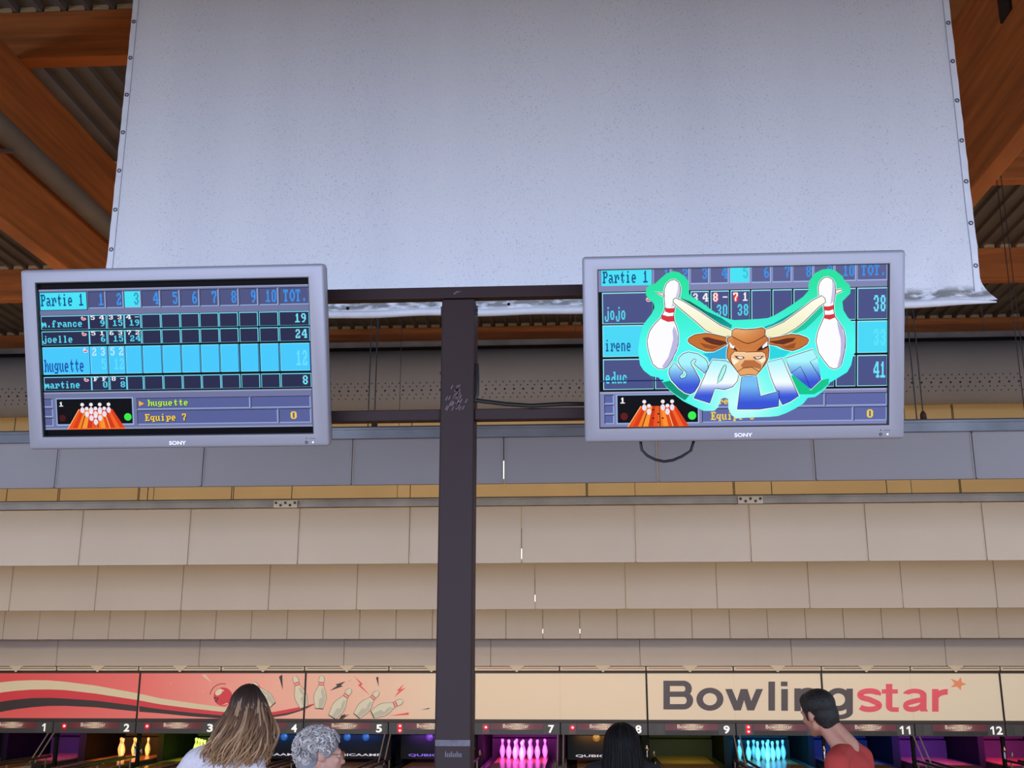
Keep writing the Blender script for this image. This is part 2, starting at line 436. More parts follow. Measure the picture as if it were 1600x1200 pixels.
# thin suspension cables in pairs down to the two railed rows
cn = 0
for (Y, ztop, xs, labs) in ((9.86, 4.0, (-7.1, -1.915, 3.098, 8.3), ('left of the left screen', 'seen between left screen and central post', 'just right of the right screen', 'at the far right')),
                            (13.6, 3.905, (-9.35, 5.58), ('at upper left near the girder', 'at right below the girder'))):
    for x, l in zip(xs, labs):
        p = MB(); p.tube([(x - .03, Y + .01, ztop), (x - .03, Y + .01, ZD)], .006, 6); p.tube([(x + .03, Y + .01, ztop), (x + .03, Y + .01, ZD)], .006, 6)
        c = tag(p.build('suspension_cable', m_char), 'pair of thin dark suspension cables ' + l, 'cable', 'suspension cables')
        p = MB(); p.lathe([(.012, 0), (.03, .02), (.028, .06), (.012, .09)], (x + .03, Y + .01, ztop + .014), 10); p.build('cable_clamp', mat('rust_clamp', (70, 44, 26), .7), c)

# bare lamps behind the rows, glimpsed as bright slits at some seams
m_lamp = mat('bare_lamp', (255, 240, 215), .4, emis=((255, 240, 214), 3.5))
for R_, xs, z in ((R0, (-3.475 + 2 * 1.4,), (.06, .22)), (R1, (-.708, 3.492), (.06, .18)), (R2, (-.693, 4.907), (.12, .22)), (R3, (-.706, -.006), (.10, .18))):
    for x in xs:
        p = MB(); p.tube([(x, .06, z[0]), (x, .06, z[1])], .02, 10); p.box(x - .01, x + .01, .02, .08, z[1], z[1] + .03, 1); p.box(x - .01, x + .01, .012, .03, z[1], z[1] + .25, 1)
        p.build('lamp', [m_lamp, m_char], R_)
# ================================================================== lanes, masking units, pits
YM = 22.2; X0 = -10.49; LW = 1.68
LX = {n: X0 + LW * (n - 1) - LW / 2 for n in range(1, 14)}      # lane centres
ZB, ZT = .886, 1.752                                             # printed banner
m_art = mat_attr('printed_banner', .45, emis=.22)
m_frame = mat('banner_frame', (58, 46, 40), .5)
m_unit = mat('lane_sign_housing', (66, 64, 62), .45)
m_tile = mat('number_tile', (74, 72, 72), .45)
m_white = mat('white_numeral', (245, 245, 240), .5, emis=((255, 255, 250), .45))
m_plate = mat('red_plate', (120, 42, 46), .4, noise=(5, .08))
m_strip = mat('valance_cream', (226, 210, 182), .6)
m_line = mat('valance_line', (90, 66, 50), .6); m_lred = mat('valance_red_line', (190, 110, 90), .6)

def mapM(px, py, L):
    x, z = at(px, py, YM); return (x, YM - .004 - .0018 * L, z)
CREAM = (226, 208, 178)
def bgcol(px, py):
    st = ((-200, (205, 62, 62)), (60, (222, 84, 84)), (220, (230, 112, 106)), (330, (232, 146, 132)), (420, (234, 170, 150)), (560, (230, 186, 160)), (690, (226, 204, 174)), (1000, (226, 207, 178)), (1700, (222, 211, 186)))
    for (a, c), (b, e) in zip(st, st[1:]):
        if px <= b:
            t = max(0, min(1, (px - a) / (b - a))); c = tuple(c[i] + (e[i] - c[i]) * t for i in range(3)); break
    else: c = st[-1][1]
    if px < 450 and py > 1100: 
        t = min(1, (py - 1100) / 24) * .25; c = tuple(c[i] + ((236, 140, 130)[i] - c[i]) * t for i in range(3))
    return c
def art_pin(A, head, base, sc=1.0, cut=None):
    hx, hy = head; bx, by = base; L = math.hypot(hx - bx, hy - by); ax, ay = (hx - bx) / L, (hy - by) / L; L += 4
    prof = [(0, .14), (.02, .15), (.30, .235), (.38, .235), (.5, .20), (.64, .115), (.72, .088), (.79, .09), (.86, .105), (.93, .095), (.98, .05), (1.0, 0)]
    wd = L * .75
    def q(t, s): return (bx + ax * t * L + ay * s * wd, by + ay * t * L - ax * s * wd)
    out = [q(t, w_) for t, w_ in prof] + [q(t, -w_) for t, w_ in reversed(prof)]
    A.poly([q(t, w_ + .018) for t, w_ in prof] + [q(t, -w_ - .018) for t, w_ in reversed(prof)], (120, 112, 98)); A.up()
    A.poly(out, (212, 206, 180)); A.up()
    A.poly([q(.03, .02), q(.3, .03), q(.36, -.10), q(.48, -.03), q(.60, -.02), q(.62, -.09), q(.40, -.2), q(.25, -.19), q(.05, -.12)], (184, 180, 160)); A.up()
    A.poly([q(.0, .15), q(.0, -.15), q(.035, -.155), q(.025, .15)], (70, 54, 46))
    for t in (.70, .765):
        A.poly([q(t, .093), q(t, -.093), q(t + .038, -.093), q(t + .038, .093)], (216, 76, 80))
    A.L -= 3
def zA(X, Y): return (X / 4, 1020 + Y / 4)
def zB(X, Y): return (400 + X / 4, 1020 + Y / 4)

def chaikin(p, n=3):
    for _ in range(n):
        q = [p[0]]
        for a, b in zip(p, p[1:]): q += [(a[0] * .75 + b[0] * .25, a[1] * .75 + b[1] * .25), (a[0] * .25 + b[0] * .75, a[1] * .25 + b[1] * .75)]
        p = q + [p[-1]]
    return p
def grotesk(A, ch, x0, x1, t, b, c, sw=10.2, sh=8.4):
    """heavy upright sans letter fitted to its box (v grows downwards)"""
    def arc(cx, cy, rx, ry, a0, a1, n=14): return [(cx + rx * math.cos(math.radians(a0 + (a1 - a0) * k / n)), cy + ry * math.sin(math.radians(a0 + (a1 - a0) * k / n))) for k in range(n + 1)]
    def band(outer, inner):
        for i in range(len(outer) - 1):
            p = (outer[i], outer[i + 1], inner[i + 1], inner[i]); A.mb.face([A.P(*q, A.L) for q in p], 0, [c] * 4)
        A.L += .25
    def R(a, y0, b_, y1): A.rect(a, y0, b_, y1, c); A.L += .25
    m = (t + b) / 2; cx = (x0 + x1) / 2; rx, ry = (x1 - x0) / 2, (b - t) / 2
    if ch == 'B':
        R(x0, t, x0 + sw, b); k = t + (b - t) * .47; r1 = (k - t + sh / 2) / 2; r2 = (b - k + sh / 2) / 2; e1, e2 = x1 - 2 - r1 * 1.05, x1 - r2 * 1.05
        R(x0, t, e1, t + sh); R(x0, k - sh / 2, e1, k + sh / 2); R(x0, b - sh, e2, b)
        band(arc(e1, t + r1, r1 * 1.05, r1, -90, 90), arc(e1, t + r1, r1 * 1.05 - sw, r1 - sh, -90, 90)); band(arc(e2, b - r2, r2 * 1.05, r2, -90, 90), arc(e2, b - r2, r2 * 1.05 - sw, r2 - sh, -90, 90))
    elif ch == 'o': band(arc(cx, m, rx, ry, 0, 360, 36), arc(cx, m, rx - sw, ry - sh, 0, 360, 36))
    elif ch == 'w':
        W_ = x1 - x0; s_ = 10.6
        for a, bb in ((0, .235), (.41, .235), (.41, .585), (.82, .585)):
            xa, xb = x0 + a * W_, x0 + bb * W_; A.poly([(xa, t), (xa + s_, t), (xb + s_, b), (xb, b)], c); A.L += .25
    elif ch == 'l': R(x0, t, x0 + sw, b)
    elif ch == 'i': R(x0, t, x0 + sw, t + 7.2); R(x0 + .6, t + 11.6, x0 + .6 + sw, b)
    elif ch == 'n':
        R(x0, t + 1, x0 + sw, b); r = (x1 - x0 - 2) / 2; k = t + 14.5
        band(arc(x1 - r, k, r, k - t, -180, 0), arc(x1 - r, k, r - sw, k - t - sh, -180, 0)); R(x1 - sw, k, x1, b)
    elif ch == 'g':
        k = t + (b - t) * .37; r = k - t; band(arc(cx - 1, k, rx - 1, r, 0, 360, 32), arc(cx - 1, k, rx - 1 - sw, r - sh, 0, 360, 32)); R(x1 - sw, t + 1, x1, b - 11)
        band(arc(cx, b - 11.5, rx, 11.5, 0, 168, 18), arc(cx, b - 11.5, rx - sw, 11.5 - sh * .85, 0, 168, 18))
    elif ch == 's':
        q = [(x1 - 6, t + 10.6)] + arc(cx, t + 10.3, rx - 4.4, 6.2, -22, -230, 14) + [(cx, m - 1)] + arc(cx, b - 10.3, rx - 4.2, 6.2, -50, 158, 14); A.stroke(q, 8.6, c)
    elif ch == 't':
        k = x0 + 6.4; R(k, t, k + sw, b - 8); R(x0, t + 8.5, x1 - 1.5, t + 15.2)
        band(arc(k + 11.5, b - 9, 11.5, 9, 180, 90, 8), arc(k + 11.5, b - 9, 1.3, 1.8, 180, 90, 8)); R(k + 11.4, b - 7.2, x1, b)
    elif ch == 'a':
        R(x1 - sw - 2.5, t + 10, x1 - 2.5, b - 1); A.poly([(x1 - 6, b - 8), (x1 - 2.5, b - 5), (x1, b - 1), (x1 - sw - 2, b - 1)], c); A.L += .25
        xr = x1 - 2.5; r = (xr - x0 - 1) / 2; band(arc(xr - r, t + 10, r, 10, -165, 0), arc(xr - r, t + 10, r - sw, 10 - sh * .85, -165, 0))
        A.stroke(chaikin([(xr - 4, m - 1.5), (cx, m + .8), (x0 + 8, m + 4), (x0 + 5, b - 10), (x0 + 7.5, b - 5.2), (cx - 3, b - 3.8), (xr - 11, b - 7), (xr - 6, b - 12)]), 8.0, c)
    elif ch == 'r':
        R(x0, t + .5, x0 + sw, b); band(arc(x1 - .5, t + 15, x1 - x0 - sw * .2, 14.6, -172, -90, 8), arc(x1 - .5, t + 15, x1 - x0 - sw * 1.1, 14.6 - 9, -172, -90, 8))

edges = [X0 + LW * k for k in (-1, 1, 3, 5, 7, 9, 11, 13)]
blab = ['red printed banner panel with cream and black swoosh above lane two, leftmost', 'salmon banner panel with red bowling ball behind the long haired woman',
        'peach banner panel with flying pins and lightning bolts left of the post', 'plain cream banner panel just right of the post, above lanes seven and eight',
        'cream banner panel with the dark letters of the name, starting with a B', 'cream banner panel with red letters and a small orange star', 'blank cream banner panel at the right edge above lane thirteen']
def curve(pts):
    return lambda X: np.interp(X, [p[0] for p in pts], [p[1] for p in pts])
from_pts = {'cream': ([(-400, 320), (-200, 235), (0, 185), (100, 175), (200, 171), (300, 172), (400, 180), (600, 205), (870, 255), (1000, 284), (1200, 314), (1400, 341), (1500, 350), (1600, 348)],
                      [(-400, 400), (-200, 305), (0, 249), (100, 237), (200, 230), (300, 229), (400, 232), (600, 255), (870, 297), (1000, 322), (1200, 348), (1400, 370), (1500, 374), (1600, 372)]),
            'red': ([(-400, 400), (-200, 305), (0, 249), (100, 237), (200, 230), (300, 229), (400, 232), (600, 255), (870, 297), (1000, 322), (1200, 348), (1400, 370), (1500, 376), (1600, 376), (1700, 372), (1800, 353), (1900, 334), (1962, 318)],
                    [(-400, 470), (-200, 370), (0, 306), (100, 292), (200, 283), (300, 281), (400, 285), (600, 299), (870, 333), (1000, 352), (1200, 375), (1400, 392), (1500, 397), (1600, 396), (1700, 391), (1800, 376), (1900, 350), (1962, 322)]),
            'black': ([(-400, 470), (-200, 370), (0, 306), (100, 292), (200, 283), (300, 281), (400, 285), (600, 299), (870, 333), (1000, 352), (1200, 375), (1400, 392), (1500, 397), (1600, 396), (1700, 391), (1800, 376), (1900, 350), (1962, 322)],
                      [(-400, 540), (-200, 430), (0, 370), (100, 352), (200, 340), (300, 332), (400, 331), (600, 340), (870, 368), (1000, 378), (1200, 398), (1400, 412), (1500, 414), (1600, 411), (1700, 404), (1800, 388), (1900, 357), (1962, 324)])}
def px_of(x, z):
    c = RW.T @ np.array([x, YM, z - CZ]); return 800 + FPX * c[0] / c[1], 600 - FPX * c[2] / c[1]
for i in range(7):
    xa, xb = edges[i], edges[i + 1]
    root = empty('banner_panel', ((xa + xb) / 2, YM, ZB), blab[i], 'banner', 'printed banner panels above the lanes')
    inv = Vector(root.location)
    def PM(px, py, L, inv=inv):
        x, y, z = mapM(px, py, L); return (x - inv.x, y - inv.y, z - inv.z)
    A = Art(PM)
    # the printed sheet itself, as a shallow box with a gradient face
    pa = px_of(xa + .012, ZT)[0], px_of(xb - .012, ZT)[0]
    nstep = 16
    for k in range(nstep):
        for r in range(4):
            q = []
            for (kk, rr) in ((k, r), (k, r + 1), (k + 1, r + 1), (k + 1, r)):
                x = xa + .012 + (xb - xa - .024) * kk / nstep; z = ZT + (ZB - ZT) * rr / 4; q.append((x, z))
            A.mb.face([(x - inv.x, -.004, z - inv.z) for x, z in q], 0, [bgcol(*px_of(x, z)) for x, z in q])
    A.L = 1
    L_, R_ = px_of(xa + .014, 1.3)[0], px_of(xb - .014, 1.3)[0]
    if i <= 2:
        for nm, c in (('cream', (214, 200, 166)), ('red', (206, 56, 64)), ('black', (52, 42, 42))):
            f0, f1 = curve(from_pts[nm][0]), curve(from_pts[nm][1])
            lo, hi = max(L_ * 4, -400), min(R_ * 4, from_pts[nm][0][-1][0])
            if hi > lo:
                xs = np.linspace(lo, hi, 30)
                for u, v in zip(xs, xs[1:]):
                    A.mb.face([PM(*zA(u, min(f0(u), 417)), 1), PM(*zA(u, min(f1(u), 417)), 1), PM(*zA(v, min(f1(v), 417)), 1), PM(*zA(v, min(f0(v), 417)), 1)], 0, [c] * 4)
    A.L = 3
    if i == 1:
        A.ell(348.7, 1088.6, 14.6, 14.6, (206, 56, 66), 28); A.up()
        A.ell(342.2, 1081.4, 6.6, 4.2, (222, 208, 178), 16, -.7); A.ell(349, 1079, 1.6, 1.2, (235, 190, 170), 8)
        for p in ((336.2, 1090.6), (340, 1091.6), (338, 1095.2)): A.ell(*p, 1.6, 1.8, (60, 36, 36), 8)
        A.stroke([(328.5, 1085), (330, 1080), (334, 1074), (340, 1070), (346, 1068.3), (353, 1068.6)], 1.1, (120, 40, 44))
        A.poly([zA(1262, 140), zA(1285, 136), zA(1325, 188)], (224, 196, 168)); A.poly([(346, 1102), (355, 1098), (357, 1100)], (235, 190, 170))
        for p in ((267.5, 1067.6), (340.5, 1060), (317.5, 1080.5)): A.ell(*p, 1.1, 1.0, (240, 170, 150), 8)
        art_pin(A, (398, 1069), (427, 1102)); A.L = 8
        art_pin(A, zB(247, 160), zB(303, 345)); A.L = 3
        A.poly([zB(145, 150), zB(165, 135), zB(168, 232)], (52, 40, 38))
    if i == 2:
        art_pin(A, zB(247, 160), zB(303, 345)); A.L = 3
        A.poly([zB(460, 238), zB(508, 206), zB(498, 198), zB(560, 178), zB(530, 204), zB(545, 209)], (58, 44, 40)); A.poly([zB(573, 180), zB(602, 168), zB(586, 176)], (58, 44, 40))
        A.poly([zB(612, 143), zB(668, 196), zB(655, 204), zB(716, 268), zB(638, 202), zB(652, 193)], (214, 78, 84))
        A.poly([zB(750, 155), zB(765, 148), zB(767, 212)], (58, 44, 40))
        A.poly([zB(927, 193), zB(905, 228), zB(937, 217), zB(863, 280), zB(895, 236), zB(878, 238)], (220, 88, 88))
        A.poly([zB(830, 394), zB(955, 372), zB(956, 388)], (220, 92, 90)); A.poly([zB(1028, 358), zB(1086, 343), zB(1082, 351)], (70, 52, 46))
        A.poly([zB(520, 416), zB(533, 391), zB(562, 382), zB(556, 394), zB(586, 382), zB(545, 412)], (58, 44, 40))
        for k, (h, bs) in enumerate((((412, 157), (395, 352)), ((585, 236), (475, 404)), ((757, 252), (628, 396)), ((905, 305), (727, 386)))):
            A.L = 4 + 4 * k; art_pin(A, zB(*h), zB(*bs))
    if i in (4, 5):
        G = (74, 64, 66); RD = (222, 82, 98)
        for ch, a, b_, t, bt, c in (('B', 1036.5, 1083, 1063.5, 1108.5, G), ('o', 1088, 1130.3, 1074.5, 1110.5, G), ('w', 1133, 1192, 1076.5, 1110, G), ('l', 1200.5, 1214, 1065, 1110.3, G), ('i', 1220, 1234.5, 1065, 1110.5, G), ('n', 1241, 1281.3, 1074.5, 1111, G),
                                    ('g', 1289, 1332.5, 1075, 1124, G), ('s', 1338.8, 1378, 1075.5, 1112.5, RD), ('t', 1377.5, 1404, 1068.5, 1112.3, RD), ('a', 1409, 1450, 1076, 1112.6, RD), ('r', 1456, 1481, 1076, 1112, RD)):
            if (i == 4) == (a < 1284): grotesk(A, ch, a, b_, t, bt, c)
        if i == 5:
            A.poly([(1300 + X / 5.333, 1020 + Y / 5.333) for X, Y in ((1072, 203), (1079, 245), (1118, 262), (1076, 275), (1072, 313), (1040, 282), (987, 288), (1020, 257), (987, 214), (1045, 236))], (226, 138, 96))
    pr = A.mb.build('printed_sheet', m_art, root)
    bm = bmesh.new(); bm.from_mesh(pr.data)          # trim the print at the panel's own edges
    for e_, s_ in ((xa + .012 - inv.x, -1), (xb - .012 - inv.x, 1)):
        bmesh.ops.bisect_plane(bm, geom=bm.verts[:] + bm.edges[:] + bm.faces[:], plane_co=(e_, 0, 0), plane_no=(s_, 0, 0), clear_outer=True)
    bm.to_mesh(pr.data); bm.free()
    b = MB(); b.box(xa + .012 - inv.x, xb - .012 - inv.x, -.003, .03, 0, ZT - ZB); b.build('backing_board', m_frame, root)
    b = MB(); b.box(xa + .008 - inv.x, xb - .008 - inv.x, -.03, .03, ZT - ZB, ZT - ZB + .035); b.box(xa + .008 - inv.x, xb - .008 - inv.x, -.05, .03, -.055, 0)
    for x in (xa + .006, xb - .018): b.box(x - inv.x, x + .012 - inv.x, -.016, .03, 0, ZT - ZB)
    b.build('frame', m_frame, root)
    if i in (3, 4, 5):
        b = MB(); xm = (xa + xb) / 2; b.box(xm - inv.x - .003, xm - inv.x + .003, -.0065, -.004, 0, ZT - ZB); b.build('centre_seam', m_strip, root)

# valance strip above the banner, one per lane, each with a hanging triangle
for n in range(1, 14):
    xa, xb = LX[n] - LW / 2 + .006, LX[n] + LW / 2 - .006
    root = empty('valance_strip', (LX[n], YM - .085, 1.802), 'thin cream valance strip with hanging triangle above lane %s' % NUM[n], 'valance', 'valance strips above the banner')
    h = 1.886 - 1.802; b = MB(); a0, a1 = xa - LX[n], xb - LX[n]
    b.box(a0, a1, -.01, .03, 0, h)
    b.box(a0 + .04, a1 - .04, -.015, -.01, h * .46, h * .60, 2 if 7 <= n <= 10 else 1); b.box(a0, a1, -.018, -.01, h * .90, h * 1.0, 1)
    b.box(a1 - .014, a1, -.018, -.01, 0, h, 1)
    b.build('strip', [m_strip, m_line, m_lred], root)
    b = MB(); w_ = .15; f = [(-w_, h + .012), (0, -.03), (w_, h + .012)]
    b.mesh([(x, -.034, z) for x, z in f] + [(x, -.018, z) for x, z in f], [(0, 1, 2), (5, 4, 3), (0, 3, 4, 1), (1, 4, 5, 2), (2, 5, 3, 0)]); b.build('triangle', m_strip, root)

# lane number signs under the banner
m_redlamp = mat('red_lamp', (160, 20, 30), .3, emis=((255, 30, 50), 1.1)); m_hot = mat('lamp_core', (255, 220, 220), .3, emis=((255, 225, 225), 1.6))
m_rib = mat('sign_rib', (52, 50, 52), .5); m_halo = mat('red_halo', (86, 52, 54), .35, emis=((190, 20, 36), .06))  # window tint and faint emission paint the indicator lamp's red halo
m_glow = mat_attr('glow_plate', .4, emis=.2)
for n in range(1, 14):
    xc = LX[n]; z0 = .601; h = .83 - z0
    root = empty('lane_sign', (xc, YM, z0), 'dark lane sign under the banner bearing the white number %d' % n if n < 13 else 'dark lane sign at the right edge, number out of view', 'sign', 'lane number signs')
    b = MB(); b.box(-LW / 2 + .008, LW / 2 - .008, -.02, .06, 0, h, bev=.005); b.build('housing', m_unit, root)
    b = MB(); b.box(LW / 2 - .33, LW / 2 - .03, -.026, -.02, .012, h - .03); b.build('number_tile', m_tile, root)
    # plate, with the soft glow behind the small name
    def PG(u, v, L): return (u, -.024 - .001 * L, v)
    A = Art(PG)
    pl, pr_ = -.51, LW / 2 - .34
    mid = (pl + pr_) / 2
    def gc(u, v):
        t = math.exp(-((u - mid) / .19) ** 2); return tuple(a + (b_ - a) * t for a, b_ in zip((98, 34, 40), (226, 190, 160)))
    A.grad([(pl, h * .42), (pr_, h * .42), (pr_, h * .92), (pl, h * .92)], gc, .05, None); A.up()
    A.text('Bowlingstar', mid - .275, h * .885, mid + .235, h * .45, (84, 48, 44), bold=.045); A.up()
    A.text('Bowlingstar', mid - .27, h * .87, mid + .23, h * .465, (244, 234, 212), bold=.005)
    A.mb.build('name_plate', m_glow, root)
    A = Art(PG); A.L = 4
    s_ = str(n); wd = .12 if n < 10 else .22
    if n == 1: wd = .07
    cw = .115; xs0 = LW / 2 - .18 - (cw * len(s_) + .012 * (len(s_) - 1)) / 2
    for i_, ch in enumerate(s_):
        a_ = xs0 + i_ * (cw + .012)
        if ch == '1': A.poly([(a_ + .085, .035), (a_ + .085, h - .045), (a_ + .06, h - .045), (a_ + .018, h - .078), (a_ + .018, h - .105), (a_ + .055, h - .085), (a_ + .055, .035)], (245, 245, 240))
        else: A.text(ch, a_, h - .045, a_ + cw, .035, (245, 245, 240), bold=.03)
    A.mb.build('number', m_white, root)
    if n in (9, 10, 11, 12):
        b = MB()
        for k in range(30):
            x = pl + (pr_ - pl) * (k + .3) / 30; b.box(x, x + .018, -.032, -.02, .008, h * .38)
        b.build('ribbed_grille', m_rib, root)
    on = {1: 1, 2: 1, 3: 1, 4: 1, 5: 1, 6: 2, 7: 1, 8: 1, 10: 2}.get(n, 0)
    b = MB(); b.box(-.68, -.54, -.026, -.02, .02, h - .02); b.build('lamp_window', m_tile if not on else m_halo, root)
    for k in range(on):
        zz = h * .6 if on == 1 else h * (.68 - .36 * k)
        b = MB(); b.lathe([(.045, 0), (.04, .008), (.02, .014)], (-.61, -.026, zz), 14, 0, axis=(0, -1, 0)); b.lathe([(.018, .014), (.012, .018)], (-.605, -.026, zz), 10, 1, axis=(0, -1, 0))
        b.build('indicator_lamp', [m_redlamp, m_hot], root)

# lanes
m_lane = mat('lane_boards', (190, 136, 80), .18, noise=(5, .2), stretch=(9, .3, 1)); m_gut = mat('gutter', (60, 58, 60), .4)
m_cap = mat('capping_tan', (178, 164, 136), .5); m_rail = mat('bumper_black', (26, 25, 26), .4); m_post = mat('rail_post', (120, 112, 100), .4, metal=.4)
for n in range(1, 14):
    xc = LX[n]
    root = empty('bowling_lane', (xc, 15.3, 0), 'wooden bowling lane number %s running under its lane sign' % NUM[n], 'lane', 'bowling lanes')
    b = MB(); b.box(-.53, .53, -8.4, 9.95, -.15, 0); b.build('lane_bed', m_lane, root)
    for s in (-1, 1):
        b = MB(); vs = []
        for k in range(7):
            a = math.pi * k / 6; vs.append((s * .625 + .095 * math.cos(a), -.02 - .085 * math.sin(a)))
        b.mesh([(x, -8.4, z) for x, z in vs] + [(x, 9.95, z) for x, z in vs], [(i, i + 1, i + 8, i + 7) for i in range(6)]); b.build('gutter', m_gut, root)
pairs = [(1, 2), (3, 4), (5, 6), (7, 8), (9, 10), (11, 12)]
m_rod = mat('pale_rod', (150, 140, 138), .35, metal=.3)
for a, c in pairs:
    xc = (LX[a] + LX[c]) / 2
    root = empty('division_capping', (xc, 7.0, 0), 'tan capping between lanes %s and %s with two pale rods' % (NUM[a], NUM[c]), 'lane divider', 'lane cappings')
    b = MB(); b.box(-.07, .07, 0, 14.3, -.15, .06, bev=.01); b.build('capping', m_cap, root)
    b = MB(); b.box(-.07, .07, 14.3, 14.7, -.15, .10, bev=.015); b.build('end_tray', m_char, root)
    for s in (-1, 1):
        b = MB(); b.tube([(s * .055, 15.12, .605), (s * .055, 14.45, .09)], .0135, 8); b.build('guard_rod', m_rod, root)
for n in range(1, 14):
    for s, sd in ((-1, 'left'), (1, 'right')):
        x = LX[n] + s * .738
        root = empty('bumper_rail', (x, 5.8, 0), 'black bumper rail along the %s side of lane %s' % (sd, NUM[n]), 'bumper rail', 'bumper rails')
        b = MB(); b.box(-.014, .014, 8, 16.2, .16, .20, bev=.004); b.build('rail', m_rail, root)
        for k in range(6):
            b = MB(); y = 16.0 - k * 1.5; b.box(-.012, .012, y - .012, y + .012, -.14, .16); b.build('post', m_post, root)
# solid dividers between lane pairs, with a chrome fitting
m_chrome = mat('chrome', (215, 215, 220), .15, metal=1.0)
for k in range(0, 15):
    x = X0 + LW * (k - 1)
    if k % 2 == 1 and k != 13: pass
    nm = {0: 'at the far left edge'}.get(k, 'between lanes %s and %s' % (NUM.get(k, ''), NUM.get(k + 1, ''))) if k < 13 else 'right of lane thirteen'
    if k > 13: continue
    even = k % 2 == 0
    root = empty('pit_divider', (x, 22.36, -.15), 'black partition beside the pins ' + nm, 'partition', 'pit partitions')
    b = MB(); t = .06 if even else .075; b.box(-t, t, 1.24, 3.5, 0, 1.6); b.build('side_board', m_dark, root)
    b = MB(); t = .03; b.box(-t, t, 0, .08, 0, 1.6); b.box(-t, t, .08, 1.24, .9, 1.6); b.build('front_post', m_dark, root)
    if even and k:
        b = MB(); b.lathe([(.02, 0), (.02, .12), (.035, .16), (.015, .22)], (-.02, -.05, .34), 10); b.lathe([(.02, 0), (.03, .05), (.012, .1)], (.11, -.06, .36), 10); b.build('chrome_fitting', m_chrome, root)

# pit curtains and the coloured light of each pit
PC = {1: (.75, .12, 1.0), 2: (1.0, .32, .03), 3: (.55, 1.0, .06), 4: (.05, .3, 1.0), 5: (.08, .2, 1.0), 6: (.4, .1, 1.0), 7: (1.0, .08, .85), 8: (1.0, .45, .06), 9: (.75, .85, .05), 10: (.03, .5, 1.0), 11: (.04, .12, 1.0), 12: (.5, .08, 1.0), 13: (1.0, .06, .5)}
PW = {1: 6, 2: 8, 3: 7, 4: 1.0, 5: 1.0, 6: 1.5, 7: 14, 8: 1.2, 9: 2.5, 10: 8, 11: 12, 12: 13, 13: 13}
CN = {1: 'violet', 2: 'orange', 3: 'green', 4: 'blue', 5: 'blue', 6: 'purple', 7: 'magenta', 8: 'amber', 9: 'yellow green', 10: 'cyan', 11: 'deep blue', 12: 'bright purple', 13: 'pink'}
m_curt = mat('pit_curtain', (36, 34, 42), .8, noise=(3, .1))
for n in range(1, 14):
    xc = LX[n]
    b = MB(); b.box(xc - .74, xc + .74, 25.5, 25.55, -.14, .33); b.box(xc - .74, xc + .74, 25.6, 25.65, .36, 1.45)
    tag(b.build('pit_curtain', m_curt), 'pit back curtain in %s light behind lane %s' % (CN[n], NUM[n]), 'curtain', 'pit curtains')
    pl_ = area('pit_light', (xc, 22.62, .62), (0, 1, -.22), 1.0, .12, PW[n] * 3, PC[n]); pl_.data.spread = math.radians(75)
m_brd = mat('sweep_black', (7, 7, 9), .5, spec=.2)
for n in (4, 5, 6, 8):
    xc = LX[n]
    root = empty('sweep_board', (xc, 23.05, .08), 'black sweep board with pale lettering and small %s lights, lane %s' % (CN[n], NUM[n]), 'sweep board', 'sweep boards')
    b = MB(); b.box(-.72, .72, 0, .04, .0, .46); b.build('board', m_brd, root)
    m_l = mat('board_letter_%d' % (n == 6), (150, 120, 220) if n == 6 else (210, 205, 215), .5, emis=((130, 90, 255) if n == 6 else (220, 215, 225), .45))
    A = Art(lambda u, v, L: (u, -.004, v)); A.text('QUBICAAMF', -.56, .10, .56, .045, (255, 255, 255), bold=.02); A.mb.build('lettering', m_l, root)
    m_s = mat('spot_%s' % CN[n], (20, 20, 30), .3, emis=(tuple(int(255 * v ** .4545) for v in PC[n]), .3))
    for s in (-1, 1):
        b = MB(); b.lathe([(.075, 0), (.065, .02), (.03, .03)], (s * .19 + .05, 0, .42), 16, 0, axis=(0, -1, 0)); b.build('spot_light', m_s, root)
    for s in (-1, 1):
        b = MB(); b.box(s * .5 - .02, s * .5 + .02, .01, .03, .46, 1.4); b.build('lift_arm', m_brd, root)

# pins
m_pin = mat('pin_white', (238, 236, 230), .25); m_stripe = mat('pin_red', (205, 60, 50), .3)
prof = [(.026, 0), (.036, .02), (.049, .06), (.0605, .114), (.059, .15), (.047, .2), (.031, .245), (.0235, .265), (.0235, .283), (.0225, .30), (.0275, .325), (.0325, .345), (.030, .362), (.018, .377), (.004, .381)]
def make_pin():
    root = empty('bowling_pin')
    b = MB(); b.lathe(prof, (0, 0, 0), 20); shade_auto(b.build('body', m_pin, root), 60)
    b = MB(); b.lathe([(.0268, .256), (.0243, .2655)], (0, 0, 0), 20); b.lathe([(.0241, .282), (.0236, .293)], (0, 0, 0), 20); b.build('neck_stripe', m_stripe, root)
    return root
proto = None
spots = {1: (0, 0), 2: (-1, 1), 3: (1, 1), 4: (-2, 2), 5: (0, 2), 6: (2, 2), 7: (-3, 3), 8: (-1, 3), 9: (1, 3), 10: (3, 3)}
words = {1: 'front pin', 2: 'second row left pin', 3: 'second row right pin', 4: 'third row left pin', 5: 'third row middle pin', 6: 'third row right pin', 7: 'back row far left pin', 8: 'back row inner left pin', 9: 'back row inner right pin', 10: 'back row far right pin'}
